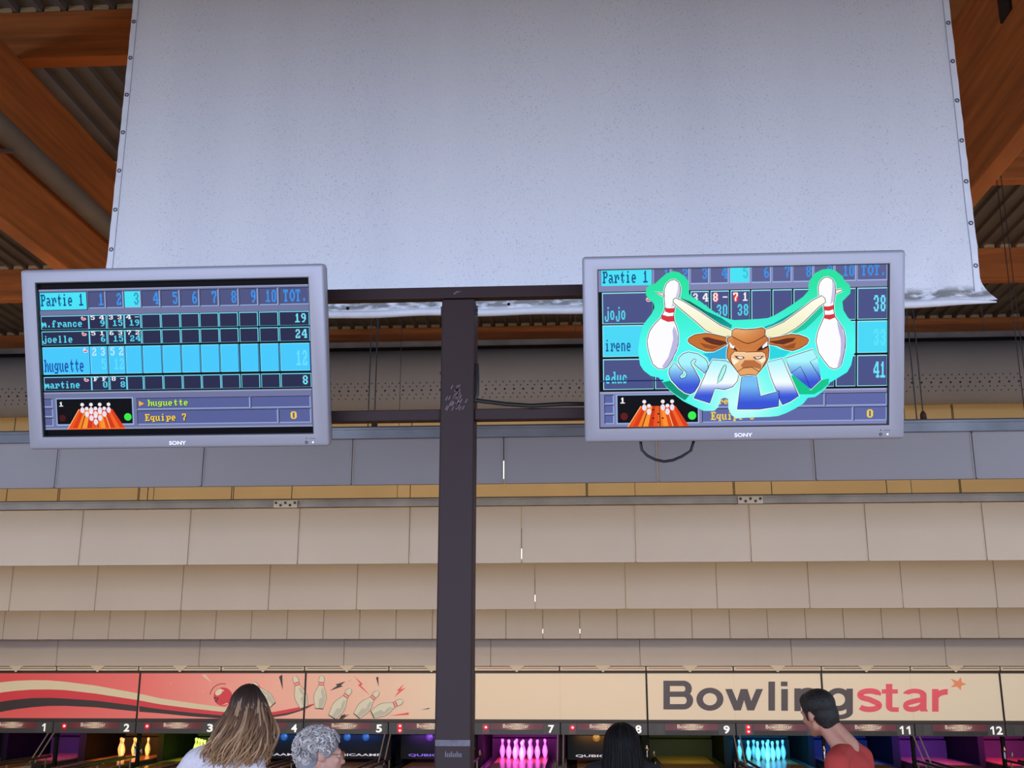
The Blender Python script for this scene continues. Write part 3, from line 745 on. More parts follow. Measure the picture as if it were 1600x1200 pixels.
for n, pins in ((2, (7, 4, 8, 5, 9)), (3, range(1, 11)), (7, range(1, 11)), (10, range(1, 11))):
    xc = LX[n]; lit = {2: 'orange', 3: 'lime', 7: 'magenta', 10: 'cyan'}[n]
    for k in pins:
        dx, dy = spots[k]
        if proto is None: o = proto = make_pin()
        else:
            o = proto.copy(); COL.objects.link(o)
            for ch in proto.children:
                q = ch.copy(); COL.objects.link(q); q.parent = o
        o.location = (xc + dx * .1524, 23.9 + dy * .264, 0.0)
        tag(o, 'bowling pin glowing %s on lane %s, %s of its rack' % (lit, NUM[n], words[k]), 'bowling pin', 'pins on lane ' + NUM[n])
# ================================================================== scoring screens on their frame
TVW, TVH, TILT = 1.215, .716, math.radians(18.7)
m_bez = mat('silver_bezel', (156, 154, 166), .42, metal=.15, noise=(1.2, .02))
m_back = mat('tv_back', (70, 70, 76), .6); m_inner = mat('bezel_inner', (30, 30, 34), .5)
m_scr = mat_attr('lit_screen', .3, emis=1.0, base=False, spec=.04)
m_logo = mat('logo_white', (235, 235, 250), .4, emis=((225, 225, 250), .5)); m_btn = mat('button_grey', (92, 92, 100), .5)
m_led = mat('led', (240, 240, 200), .4, emis=((250, 245, 200), 1.0))

def ring(mb, x0, x1, z0, z1, a0, a1, b0, b1, yf, yb, bev):
    bm = bmesh.new()
    def lp(xa, xb, za, zb, y): return [bm.verts.new(p) for p in ((xa, y, za), (xb, y, za), (xb, y, zb), (xa, y, zb))]
    of, ob, jf, jb = lp(x0, x1, z0, z1, yf), lp(x0, x1, z0, z1, yb), lp(a0, a1, b0, b1, yf), lp(a0, a1, b0, b1, yb)
    oe = []
    for i in range(4):
        j = (i + 1) % 4
        bm.faces.new((of[i], of[j], jf[j], jf[i])); bm.faces.new((ob[j], ob[i], jb[i], jb[j]))
        bm.faces.new((of[j], of[i], ob[i], ob[j])); bm.faces.new((jf[i], jf[j], jb[j], jb[i]))
    es = [e for e in bm.edges if all(v in of for v in e.verts)] + [e for e in bm.edges if (e.verts[0] in of and e.verts[1] in ob) or (e.verts[1] in of and e.verts[0] in ob)]
    bmesh.ops.bevel(bm, geom=es, offset=bev, segments=3, affect='EDGES', profile=.5)
    mb.bm(bm)

def make_tv(name, label, cx, cy, cz, outer, inner, offs, sc):
    """outer, inner: corner pixels TL TR BR BL of a zoomed crop; gives the proportions of bezel and picture"""
    root = empty(name, (cx, cy, cz), label, 'screen', 'scoring screens'); root.rotation_euler = (TILT, 0, 0)
    H = homog(outer, [(-TVW / 2, TVH / 2), (TVW / 2, TVH / 2), (TVW / 2, -TVH / 2), (-TVW / 2, -TVH / 2)])
    q = [H(*p) for p in inner]
    x0, x1 = (q[0][0] + q[3][0]) / 2, (q[1][0] + q[2][0]) / 2; z1, z0 = (q[0][1] + q[1][1]) / 2, (q[2][1] + q[3][1]) / 2
    b = MB(); ring(b, -TVW / 2, TVW / 2, -TVH / 2, TVH / 2, x0, x1, z0, z1, 0, .05, .012); shade_auto(b.build('bezel', m_bez, root), 35)
    b = MB(); b.box(-TVW / 2 + .006, TVW / 2 - .006, .05, .095, -TVH / 2 + .006, TVH / 2 - .006, bev=.01); b.build('back_cover', m_back, root)
    b = MB(); ring(b, x0, x1, z0, z1, x0 + .004, x1 - .004, z0 + .004, z1 - .004, .004, .045, .001); b.build('inner_rim', m_inner, root)
    SW, SH = inner[1][0] - inner[0][0], (inner[3][1] - inner[0][1])
    def P(u, v, L): return (x0 + u / SW * (x1 - x0), .022 - .0003 * L, z1 + v / SH * (z0 - z1))
    A = Art(P)
    def su(px, py):
        X, Z = H((px - offs[0]) * sc, (py - offs[1]) * sc)
        return ((X - x0) / (x1 - x0) * SW, (Z - z1) / (z0 - z1) * SH)
    # logo, button, lamp
    L = Art(lambda u, v, l: (u, -.001 - .0004 * l, v))
    zb = (-TVH / 2 + z0) / 2 - .004
    L.text('SONY', -.034, zb + .0075, .034, zb - .0075, (255, 255, 255), bold=.02); o = L.mb.build('logo', m_logo, root); o['label'] = 'raised pale maker name'
    xb = TVW / 2 - .09
    b = MB(); b.lathe([(.0065, 0), (.005, .003)], (xb, 0, zb - .004), 12, axis=(0, -1, 0)); b.lathe([(.003, 0), (.002, .002)], (xb, 0, zb + .012), 8, axis=(0, -1, 0)); b.box(xb + .012, xb + .036, -.001, 0, zb + .010, zb + .012); b.build('button', m_btn, root)
    b = MB(); b.lathe([(.0035, 0), (.0025, .002)], (xb + .026, 0, zb - .004), 10, axis=(0, -1, 0)); b.build('power_lamp', m_led, root)
    # arms that carry it on the frame bars behind
    b = MB()
    Ri = Matrix.Rotation(-TILT, 3, 'X')
    for s in (-.25, .25):
        b.box(s - .03, s + .03, .09, .115, -.24, .24)
        for (y, z, zl) in ((4.296, 3.367, .22), (4.296, 2.85, -.2)):
            q = Ri @ Vector((0, y - cy, z - cz)); b.tube([(s, .10, zl), (s, q.y, q.z)], .008, 8)
    b.build('mounting_bracket', m_char, root)
    return root, A, su

ING = (112, 117, 158); INK = (40, 42, 76); HDR = (78, 84, 128); LT = (150, 178, 226); CY = (72, 226, 246); BL = (56, 146, 236); ROWB = (70, 200, 252); TXT = (84, 214, 240)
def cell(A, x0, y0, x1, y1, col, lt=LT, w=4):
    A.rect(x0, y0, x1, y1, (12, 14, 36), A.L); A.rect(x0 + 3, y0 + 3, x1, y1, lt, A.L + 1); A.rect(x0 + 3, y0 + 3, x1 - w, y1 - w, col, A.L + 2)
def icon(A, x, y, s, c=(226, 50, 66)):
    # small red winged marker beside a name
    A.poly([(x, y + 4 * s), (x + 8 * s, y + 6 * s), (x + 3 * s, y), (x + 9 * s, y - 2 * s), (x + 13 * s, y + 6 * s), (x + 24 * s, y + 5 * s), (x + 28 * s, y + 12 * s), (x + 20 * s, y + 18 * s), (x + 7 * s, y + 17 * s)], (250, 235, 240), A.L)
    A.poly([(x + 3 * s, y + 5 * s), (x + 9 * s, y + 8 * s), (x + 7 * s, y + 2 * s), (x + 11 * s, y + 8 * s), (x + 23 * s, y + 8 * s), (x + 25 * s, y + 12 * s), (x + 19 * s, y + 15 * s), (x + 8 * s, y + 14 * s)], c, A.L + 1)
def lane_pic(A, cx, w, yt, yb, wt, pins, dots, pr, DX, DY, ytop):
    # perspective strip of orange boards with the standing pins
    cols = [(236, 80, 20), (214, 60, 14), (246, 130, 30), (250, 150, 50), (206, 52, 14), (232, 84, 22), (240, 110, 30), (250, 146, 44), (226, 74, 18), (206, 54, 14), (240, 100, 30), (216, 60, 16)]
    n = len(cols)
    for i, c in enumerate(cols):
        a, b = i / n, (i + 1) / n
        A.poly([(cx - wt / 2 + wt * a, yt), (cx - wt / 2 + wt * b, yt), (cx - w / 2 + w * b, yb), (cx - w / 2 + w * a, yb)], c, A.L)
    for t in (0.0, .235, .53, .74):
        A.stroke([(cx - wt / 2 + wt * t, yt), (cx - w / 2 + w * t, yb)], 4, (70, 20, 10) if t in (.235, .53) else (255, 190, 120), layer=A.L + 1)
    A.rect(cx - w / 2, yb - 3, cx + w / 2, yb + 3, (255, 110, 30), A.L + 1)
    for (x, y) in dots: A.ell(x, y, 5, 4, (60, 16, 10), 10, layer=A.L + 2)
    for k, (i, j) in enumerate(pins):
        x = cx + (i) * DX; y = ytop + j * DY; l = A.L + 3 + j * 2
        A.ell(x, y + 28, 11, 15, (232, 224, 240), 14, layer=l); A.ell(x, y, 9.5, 9, (240, 234, 246), 14, layer=l); A.rect(x - 3, y + 8, x + 3, y + 14, (236, 120, 120), l)

# ---- left screen: the running game
root1, A, su = make_tv('scoring_screen', 'left hanging silver screen showing the blue score table of four players', -1.5825, 4.065, 3.034,
    [(40, 72), (1562, 40), (1582, 948), (68, 978)], [(112, 135), (1487, 105), (1507, 888), (142, 912)], (20, 400), 3.2)
A.rect(0, 0, 1375, 777, (3, 3, 6)); A.L = 1
A.rect(2, 36, 1373, 165, ING); A.rect(2, 36, 1373, 42, (150, 155, 190), 2)
A.L = 3; A.rect(6, 49, 250, 141, (20, 24, 60)); A.L = 4; A.rect(9, 52, 246, 138, CY); A.L = 5
A.bits('Partie 1', 12, 60, 236, 128, (24, 70, 140))
hx = [(255, 342), (345, 433), (437, 521), (525, 618), (623, 717), (722, 816), (821, 914), (919, 1013), (1018, 1111), (1116, 1212), (1218, 1368)]
for k, (a, b) in enumerate(hx):
    A.L = 2; cell(A, a, 49, b, 134, CY if k == 2 else HDR)
    A.L = 6; tx = str(k + 1) if k < 10 else 'TOT.'
    wd = 27 * len(tx) if k < 10 else 122; xr = b - 6
    A.bits(tx, xr - wd, 60, xr + (4 if k < 10 else 0), 128, (44, 150, 190) if k == 2 else BL)
rows = [(167, 237, 'm.france', ('54', '33', '4-'), ('9', '15', '19'), '19'), (245, 315, 'joelle', ('51', '63', '72'), ('6', '15', '24'), '24'),
        (325, 463, 'huguette', ('23', '52'), ('5', '12'), '12'), (475, 545, 'martine', ('FF', '8-'), ('0', '8'), '8')]
cx_ = [(8, 253), (253, 343), (346, 433), (434, 518), (521, 618), (621, 716), (719, 813), (816, 911), (914, 1008), (1014, 1108), (1114, 1210), (1214, 1366)]
for (y0, y1, nm, thr, cum, tot) in rows:
    hl = nm == 'huguette'
    for k, (a, b) in enumerate(cx_):
        A.L = 1
        A.rect(a, y0, b, y1, (120, 226, 250), 1); A.rect(a + 3, y0 + 4, b - 4, y1 - (1 if not hl else 3), ROWB if hl else INK, 2)
        if hl: A.rect(b - 5, y0, b - 1, y1, (30, 80, 150), 3)
    A.L = 4
    if hl:
        A.bits(nm, 14, y0 + 62, 14 + 26 * 8, y1 - 4, (20, 76, 170)); icon(A, 214, y0 + 12, 1.0); A.rect(222, y0 + 6, 228, y0 + 20, (250, 235, 240), 5)
    else:
        A.bits(nm, 12, y0 + 23, 12 + 26.5 * len(nm), y0 + 63, TXT); icon(A, 212, y0 + 8, 1.0)
    for k, t in enumerate(thr):
        a, b = cx_[k + 1]
        for j, ch in enumerate(t):
            x = a + 10 + j * 44
            if hl: A.bits(ch, x, y0 + 6, x + 28, y0 + 52, (188, 232, 250), 5)
            else: A.bits(ch, x, y0 + 3, x + 28, y0 + 27, (240, 240, 250), 5)
        c = cum[k]; wd = 26 * len(c)
        if hl: A.bits(c, b - 8 - wd, y0 + 62, b - 4, y0 + 124, (96, 222, 250), 5)
        else: A.bits(c, b - 6 - wd, y0 + 27, b - 2, y0 + 61, TXT, 5)
    wd = 29 * len(tot)
    if hl: A.bits(tot, 1352 - wd, y0 + 36, 1356, y0 + 122, (110, 222, 252), 5)
    else: A.bits(tot, 1352 - wd, y0 + 12, 1356, y0 + 62, (120, 226, 246), 5)
A.L = 1; A.rect(2, 553, 1373, 742, ING); A.rect(2, 553, 1373, 560, (150, 155, 190), 2); A.rect(2, 735, 1373, 742, (150, 155, 190), 2)
for y in (585, 634, 682): A.L = 2; cell(A, 2, y, 46, y + 42, (92, 98, 148))
A.L = 2; A.rect(63, 583, 460, 722, LT); A.L = 3; A.rect(68, 588, 454, 715, (4, 4, 6)); A.L = 4
A.bits('1', 80, 602, 108, 628, (240, 240, 250)); A.ell(95, 684, 17, 17, (70, 16, 18)); A.ell(430, 682, 19, 19, (52, 236, 72), 24)
A.L = 5
P10 = [(-3, 0), (-1, 0), (1, 0), (3, 0), (-2, 1), (0, 1), (2, 1), (-1, 2), (1, 2), (0, 3)]
lane_pic(A, 267, 294, 640, 739, 170, P10, (), 0, 22.5, 20, 617)
A.L = 2; cell(A, 478, 588, 1053, 645, (88, 96, 152)); cell(A, 1058, 588, 1357, 645, (88, 96, 152)); cell(A, 478, 651, 1191, 722, (88, 96, 152)); cell(A, 1197, 651, 1357, 722, (88, 96, 152))
A.L = 6; A.poly([(490, 602), (516, 616), (490, 629)], (246, 176, 40)); A.bits('huguette', 538, 600, 748, 636, (26, 30, 50)); A.L = 7; A.bits('huguette', 535, 597, 745, 633, (184, 240, 66))
A.L = 6; A.bits('Equipe 7', 521, 672, 737, 712, (30, 30, 40)); A.L = 7; A.bits('Equipe 7', 518, 669, 734, 709, (246, 206, 62)); A.bits('0', 1256, 666, 1296, 708, (246, 206, 62))
A.mb.build('screen', m_scr, root1)

# ---- right screen: the same table under the big split picture
root2, A, su = make_tv('scoring_screen', 'right hanging silver screen showing a horned bull between two pins', .6365, 4.055, 3.034,
    [(26, 62), (1562, 24), (1566, 932), (40, 940)], [(98, 122), (1487, 88), (1490, 865), (107, 875)], (900, 380), 3.0189)
INK = (74, 82, 134); HDR = (92, 96, 144); ING = (128, 132, 176)
A.rect(0, 0, 1389, 753, (3, 3, 6)); A.L = 1
A.rect(2, 2, 1387, 106, ING); A.L = 3; A.rect(20, 0, 262, 78, CY); A.L = 5; A.bits('Partie 1', 26, 10, 250, 74, (20, 80, 140))
hx = [(272, 355), (360, 443), (449, 538), (543, 632), (638, 734), (740, 834), (840, 932), (938, 1034), (1038, 1134), (1138, 1236), (1242, 1385)]
for k, (a, b) in enumerate(hx):
    A.L = 2; A.rect(a, 0, b, 78, LT, 2); A.rect(a + 2, 0, b - 5, 72, CY if k == 4 else HDR, 3)
    tx = str(k + 1) if k < 10 else 'TOT.'; wd = 27 * len(tx) if k < 10 else 118; xr = b - 6
    A.bits(tx, xr - wd, 2, xr + 4, 62, (60, 190, 210) if k == 4 else BL, 6)
cols = [(22, 270), (274, 356), (360, 444), (449, 540), (545, 636), (641, 736), (740, 836), (841, 936), (941, 1036), (1041, 1136), (1141, 1238), (1243, 1387)]
for (y0, y1, hl) in ((110, 258, 0), (264, 414, 1), (424, 570, 0)):
    for (a, b) in cols:
        A.rect(a, y0, b, y1, (150, 232, 246), 1); A.rect(a + 4, y0 + 5, b - 4, y1 - 3, (72, 216, 246) if hl else INK, 2); A.rect(b - 3, y0, b, y1, (10, 14, 36), 3)
A.L = 5
A.bits('jojo', 34, 178, 140, 246, TXT); A.bits('irene', 34, 332, 164, 396, (30, 92, 160)); A.bits('educ', 34, 484, 144, 548, TXT)
icon(A, 232, 138, 1.0)
for k, (t, c) in enumerate((('34', '?'), ('8-', '30'), ('71', '38'))):
    a, b = cols[k + 3]
    for j, ch in enumerate(t):
        x = a + 12 + j * 46
        if k and j == 0: A.ell(x + 13, 141, 13, 26, (216, 52, 60), 18, layer=5)
        A.bits(ch, x, 121, x + 30, 166, (245, 245, 250), 6)
    c = {'?': '22'}.get(c, c); A.bits(c, b - 62, 176, b - 4, 236, TXT, 6)
for tx, y in (('38', 146), ('33', 304), ('41', 456)): A.bits(tx, 1320, y, 1384, y + 86, (110, 226, 250) if tx != '33' else (96, 228, 250), 6)
A.L = 1; A.rect(2, 580, 1387, 752, ING); A.rect(2, 580, 1387, 588, (160, 164, 200), 2)
for y in (594, 642, 690): A.L = 2; cell(A, 26, y, 72, y + 43, (92, 100, 160))
A.L = 2; A.rect(84, 594, 486, 735, LT); A.rect(90, 598, 480, 729, (4, 4, 6), 3)
A.bits('1', 104, 608, 134, 640, (245, 245, 250), 4); A.ell(122, 698, 18, 18, (96, 20, 24), layer=4); A.ell(452, 698, 20, 20, (58, 240, 84), 24, layer=4)
A.L = 5; lane_pic(A, 288, 300, 650, 750, 168, [(-3, 0), (1, 0), (3, 0), (-2, 1), (2, 1)], ((264, 668), (288, 688), (264, 708), (288, 728), (310, 708)), 0, 22.5, 20, 629)
A.L = 2; cell(A, 500, 600, 1087, 660, (96, 104, 164)); cell(A, 1092, 600, 1384, 660, (96, 104, 164)); cell(A, 500, 666, 1222, 732, (96, 104, 164)); cell(A, 1228, 666, 1384, 732, (96, 104, 164))
A.bits('irene', 554, 616, 684, 650, (246, 210, 60), 6); A.bits('Equipe 8', 543, 682, 757, 726, (246, 210, 60), 6); A.bits('0', 1290, 680, 1328, 724, (246, 210, 60), 6)
# the picture: green cut-out with pins, horns, bull head and lettering
D1 = lambda X, Y: su(990 + X / 8, 410 + Y / 8)
D2 = lambda X, Y: su(1150 + X / 8, 410 + Y / 8)
D3 = lambda X, Y: su(990 + X / 8, 530 + Y / 8)
D4 = lambda X, Y: su(1150 + X / 8, 530 + Y / 8)
def pts(*a):
    out = []; D = None
    for t in a:
        if callable(t): D = t
        else: out.append(D(*t))
    return out
A.L = 14
def mixc(a, b, t): t = max(0, min(1, t)); return tuple(a[i] + (b[i] - a[i]) * t for i in range(3))
yA, yB, yC = su(1160, 440)[1], su(1160, 535)[1], su(1160, 650)[1]
def green(u, v):
    if v < yB: return mixc((38, 226, 160), (76, 250, 242), (v - yA) / (yB - yA))
    c = mixc((76, 250, 242), (66, 246, 232), (v - yB) / (yC - yB))
    return mixc(c, (200, 255, 250), math.exp(-((u - 690) / 180) ** 2) * math.exp(-((v - 640) / 160) ** 2))
A.grad(pts(D1, (400, 130), (490, 100), (560, 115), (630, 165), (670, 215), (690, 290), (685, 350), (690, 390), (740, 430), (830, 480), (960, 580), (1080, 660), (1200, 705), (1260, 715), (1400, 710),
    D2, (300, 700), (400, 690), (480, 660), (600, 590), (740, 500), (850, 420), (920, 340), (915, 270), (935, 205), (1000, 120), (1090, 75), (1180, 65), (1260, 90), (1350, 160), (1375, 215), (1440, 270), (1455, 320), (1450, 380), (1390, 440), (1350, 480), (1365, 590), (1420, 680), (1500, 760), (1520, 960),
    D4, (1520, 160), (1490, 230), (1470, 330), (1420, 420), (1330, 475), (1200, 485), (1205, 550), (1150, 620), (1090, 680), (1010, 735), (920, 745), (860, 820), (760, 880), (640, 940), (540, 975), (430, 985), (220, 990), (20, 1000),
    D3, (1290, 1000), (1230, 960), (1190, 880), (1185, 755), (1140, 738), (1095, 755), (1060, 860), (1010, 905), (880, 905), (760, 850), (620, 780), (500, 690), (420, 620), (350, 530), (310, 480), (210, 460), (120, 390), (75, 320), (60, 220), (50, 130),
    D1, (60, 1010), (75, 900), (110, 780), (160, 710), (215, 640), (255, 560), (240, 500), (190, 460), (145, 400), (150, 310), (190, 275), (255, 260), (330, 190)), green, 90, 45)
A.L = 15
A.grad(pts(D1, (590, 440), (700, 480), (900, 600), (1100, 690), (1230, 780), (1215, 835), (1080, 780), (960, 700), (830, 610), (700, 530), (600, 470)), lambda u, v: mixc((0, 104, 92), (10, 170, 170), (v - 180) / 120), 60, 30)
A.grad(pts(D2, (990, 440), (860, 530), (740, 610), (600, 690), (470, 760), (360, 800), (370, 838), (470, 800), (600, 740), (740, 640), (860, 550), (960, 475), (1040, 425)), lambda u, v: mixc((0, 120, 100), (10, 170, 180), (v - 180) / 120), 60, 30)
A.poly(pts(D2, (700, 870), (860, 750), (960, 650), (1090, 530), (1110, 600), (1000, 720), (880, 830), (760, 880)), (30, 196, 160))
A.poly(pts(D4, (700, 480), (800, 380), (830, 390), (900, 520), (960, 645), (1090, 520), (1190, 500), (1180, 570), (1090, 650), (1000, 700), (900, 700), (810, 700), (740, 570)), (14, 196, 140))
A.poly(pts(D3, (360, 540), (450, 520), (560, 630), (700, 700), (640, 770), (500, 680), (420, 610)), (10, 150, 120))
A.poly(pts(D3, (1175, 80), (1165, 250), (985, 245), (945, 300), (930, 230), (860, 180), (990, 165), (1090, 110)), (48, 176, 222))
A.poly(pts(D4, (425, 80), (470, 80), (560, 130), (700, 150), (600, 225), (430, 250)), (40, 214, 226))
DK = (38, 26, 30); HALO = (236, 252, 250)
def shape(p, col, fn=None, w=3.2, halo=9):
    if halo: A.stroke(p, halo, HALO, True, A.L)
    if fn: A.grad(p, fn, 40, 20, A.L + 1)
    else: A.poly(p, col, A.L + 1)
    A.stroke(p, w, DK, True, A.L + 2)
A.L = 17
pinL = pts(D1, (375, 330), (400, 260), (450, 215), (505, 205), (555, 240), (580, 310), (575, 390), (555, 440), (520, 520), (505, 570), (495, 650), (500, 720), (530, 790), (555, 880), (555, 1000), (535, 1090), (500, 1160), D3, (480, 250), (420, 340), (370, 370), (300, 365), (235, 310), (195, 200), (170, 100), (160, 0), D1, (165, 960), (190, 860), (250, 770), (320, 700), (370, 610), (385, 550), (375, 450))
pinR = pts(D2, (1040, 300), (1060, 230), (1110, 180), (1160, 170), (1215, 195), (1255, 260), (1260, 340), (1255, 420), (1240, 500), (1240, 590), (1255, 670), (1310, 750), (1370, 840), (1395, 950), (1390, 1080), D4, (1395, 50), (1380, 170), (1345, 320), (1300, 365), (1250, 378), (1190, 355), (1120, 270), (1050, 170), (1020, 40), D2, (1020, 960), (1040, 860), (1090, 740), (1125, 660), (1115, 560), (1110, 510), (1060, 430), (1045, 390))
shape(pts(D1, (262, 365), (360, 375), (372, 418), (330, 400)), (246, 244, 220)); shape(pts(D2, (1262, 335), (1330, 322), (1346, 345), (1268, 388)), (246, 244, 220))
shape(pinL, (252, 252, 255)); shape(pinR, (252, 252, 255))
A.L = 19
A.poly(pts(D1, (500, 790), (530, 850), (550, 930), (545, 1060), (510, 1150), D3, (430, 330), (370, 362), (350, 340), (430, 220), (470, 80), D1, (490, 950), (480, 850)), (188, 184, 226))
A.poly(pts(D2, (1280, 730), (1350, 820), (1390, 950), (1385, 1080), D4, (1390, 100), (1345, 310), (1290, 360), (1330, 200), (1335, 60), D2, (1330, 950), (1300, 830)), (188, 184, 226))
A.poly(pts(D1, (545, 250), (576, 310), (570, 390), (550, 440), (500, 540), (460, 550), (520, 420), (545, 330)), (204, 200, 232)); A.poly(pts(D2, (1215, 205), (1252, 280), (1250, 400), (1235, 480), (1195, 520), (1215, 380), (1220, 280)), (200, 196, 230))
A.L = 20
RB = (222, 48, 58)
for p in (pts(D1, (385, 560), (430, 570), (505, 565), (500, 615), (440, 625), (388, 605)), pts(D1, (350, 650), (420, 670), (495, 662), (496, 728), (420, 735), (337, 698)), pts(D2, (1112, 545), (1180, 545), (1238, 525), (1238, 575), (1180, 595), (1115, 590)), pts(D2, (1122, 652), (1190, 650), (1248, 638), (1258, 680), (1190, 708), (1122, 692))):
    A.poly(p, RB); A.stroke(p, 1.6, (120, 20, 30), True, 21)
A.L = 22
hc = lambda u, v: mixc((255, 253, 240), (240, 236, 186), (v - 150) / 200)
shape(pts(D1, (515, 435), (600, 470), (700, 530), (830, 610), (960, 700), (1080, 780), (1210, 835), (1232, 850), (1228, 915), (1120, 925), (1000, 890), (900, 850), (790, 750), (660, 640), (540, 540), (485, 490), (490, 455)), None, hc)
shape(pts(D2, (1085, 405), (1125, 440), (1135, 490), (1060, 540), (960, 640), (860, 740), (760, 820), (640, 890), (520, 930), (400, 935), (375, 900), (370, 835), (470, 800), (600, 740), (740, 640), (860, 550), (960, 470)), None, hc)
A.L = 25; BR = (196, 112, 48)
shape(pts(D1, (670, 975), (690, 940), (760, 900), (900, 880), (1000, 895), (1150, 930), (1180, 960), (1185, 1010), (1150, 1030), (1080, 1070), (1000, 1110), (900, 1110), (800, 1070), (700, 1010)), BR)
shape(pts(D2, (405, 950), (560, 925), (700, 895), (800, 905), (900, 940), (925, 970), (900, 1020), (820, 1070), (720, 1105), (620, 1085), (520, 1040), (405, 1020)), BR)
A.L = 28
A.poly(pts(D1, (850, 940), (920, 930), (1030, 960), (1150, 985), (1165, 1010), (1080, 1040), (980, 1020), (900, 985)), (98, 44, 24)); A.poly(pts(D2, (410, 985), (520, 975), (640, 945), (760, 940), (720, 985), (600, 1025), (500, 1015)), (98, 44, 24))
A.poly(pts(D1, (820, 1000), (950, 1030), (1080, 1050), (980, 1085), (880, 1060)), (150, 78, 30)); A.poly(pts(D2, (760, 1000), (640, 1040), (560, 1040), (660, 1080), (740, 1070)), (150, 78, 30))
face = pts(D1, (1230, 850), (1270, 822), (1400, 835), (1540, 825), D2, (270, 822), (330, 810), (370, 840), (365, 910), (410, 950), (405, 1030), (420, 1100), D4, (415, 150), (410, 230), (385, 295), (330, 370), (285, 420), (255, 455), (170, 445), (60, 460), D3, (1340, 460), (1310, 420), (1240, 330), (1200, 280), (1165, 220), (1170, 130), (1190, 60), D1, (1190, 1010), (1165, 980), (1170, 940), (1225, 920))
A.L = 29
def fc(u, v):
    c = mixc((238, 180, 124), (212, 130, 64), (v - 280) / 70); return mixc(c, (186, 100, 46), (u - 700) / 160 if v < 420 else 0)
shape(face, None, fc, 3.6)
A.L = 32
A.poly(pts(D1, (1232, 925), (1300, 960), (1380, 1000), (1440, 1012), D2, (150, 1012), (230, 990), (330, 935), (362, 915), (368, 950), (260, 1030), (180, 1080), (60, 1085), D1, (1330, 1085), (1250, 1010)), (204, 122, 60)); A.stroke(pts(D1, (1232, 922), (1300, 960), (1380, 1000), (1440, 1012), D2, (150, 1012), (230, 990), (330, 935), (364, 915)), 3.4, DK, layer=33)
A.poly(pts(D1, (1190, 985), (1240, 1030), (1290, 1090), (1300, 1110), (1250, 1090), (1205, 1060)), (60, 24, 18)); A.poly(pts(D2, (400, 975), (350, 1020), (280, 1080), (260, 1110), (340, 1095), (405, 1060)), (60, 24, 18))
A.poly(pts(D1, (1188, 985), (1235, 1032), (1255, 1080), (1208, 1062)), (248, 246, 250), 33); A.poly(pts(D2, (398, 980), (340, 1035), (335, 1070), (398, 1040)), (248, 246, 250), 33); A.ell(*D1(1248, 1052), 5, 6, (240, 235, 240), 10, layer=33); A.ell(*D2(345, 1055), 5, 6, (240, 235, 240), 10, layer=33)
mz = pts(D3, (1212, 200), (1260, 150), (1400, 152), D4, (120, 160), (330, 155), (370, 180), (385, 250), (330, 370), (285, 412), (255, 455), (170, 445), (60, 460), (20, 410), D3, (1240, 325), (1210, 260))
A.L = 34; A.grad(mz, lambda u, v: mixc((250, 206, 160), (226, 160, 98), (v - 400) / 90), 40, 20); A.stroke(mz[:9], 3, DK, layer=35); A.stroke(mz[-6:] + mz[:1], 3, DK, layer=35)
A.poly(pts(D4, (60, 330), (110, 262), (230, 262), (320, 320), (320, 375), (200, 352), (90, 362)), (184, 110, 62), 35)
for p in (pts(D3, (1225, 230), (1320, 270), (1260, 320), (1235, 300)), pts(D4, (280, 262), (370, 230), (372, 270), (330, 300))): A.poly(p, (255, 240, 214), 35)
lip = pts(D4, (20, 410), (90, 362), (200, 352), (290, 408), (255, 455), (170, 443), (60, 460)); A.poly(lip, (232, 164, 100), 36); A.stroke(lip, 3, DK, True, 37)
for p in (pts(D3, (1256, 206), (1320, 212), (1382, 220), (1386, 240), (1335, 254), (1292, 240)), pts(D4, (212, 222), (300, 214), (352, 204), (312, 246), (250, 254))): A.poly(p, DK, 36)
for p in (pts(D3, (1290, 220), (1330, 218), (1366, 226), (1368, 238), (1330, 244)), pts(D4, (240, 226), (296, 222), (328, 214), (300, 238), (258, 244))): A.poly(p, (250, 246, 244), 37)
# lettering
A.L = 23
def letter(p, top, bot, mid=None, hole=None):
    vs_ = [q[1] for q in p]; a, b = min(vs_), max(vs_)
    def f(u, v):
        t = (v - a) / (b - a)
        if mid: return mixc(top, mid, t * 2) if t < .5 else mixc(mid, bot, (t - .55) * 4)
        return mixc(top, bot, (t - .3) / .5)
    A.stroke(p, 11, HALO, True, 23); A.grad(p, f, 60, 14, 24); A.stroke(p, 3, (30, 30, 60), True, 25)
    if hole: A.poly(hole, (170, 250, 240), 25); A.stroke(hole, 3, (30, 30, 60), True, 26)
LTB, DBL, WH = (166, 244, 252), (56, 84, 214), (246, 254, 255)
letter(pts(D3, (505, 290), (440, 370), (435, 430), (470, 510), (560, 610), (640, 670), (710, 690), (760, 660), (810, 580), (830, 520), (810, 470), (760, 380), (720, 320), (710, 290), (750, 245), (775, 250), (770, 280), (755, 300), (760, 320), (830, 380), (885, 430), (930, 370), (925, 290), (890, 240), (800, 180), (680, 155), (610, 180), (560, 230), (550, 280), (590, 350), (650, 410), (660, 440), (640, 480), (600, 490), (575, 475), (580, 450), (610, 430), (615, 400), (580, 370)), LTB, DBL)
letter(pts(D3, (985, 255), (1160, 270), (1220, 310), (1290, 390), (1318, 450), (1300, 530), (1240, 600), (1140, 635), (1015, 620), (985, 710), (955, 805), (750, 740), (830, 590), (900, 430), (950, 310)), LTB, DBL, WH, pts(D3, (1150, 320), (1160, 345), (1145, 410), (1100, 510), (1045, 560), (1060, 480), (1100, 380), (1130, 330)))
letter(pts(D4, (75, 470), (265, 460), (290, 610), (315, 720), (430, 690), (550, 655), (545, 850), (300, 885), (20, 885), (45, 700)), (120, 190, 244), DBL)
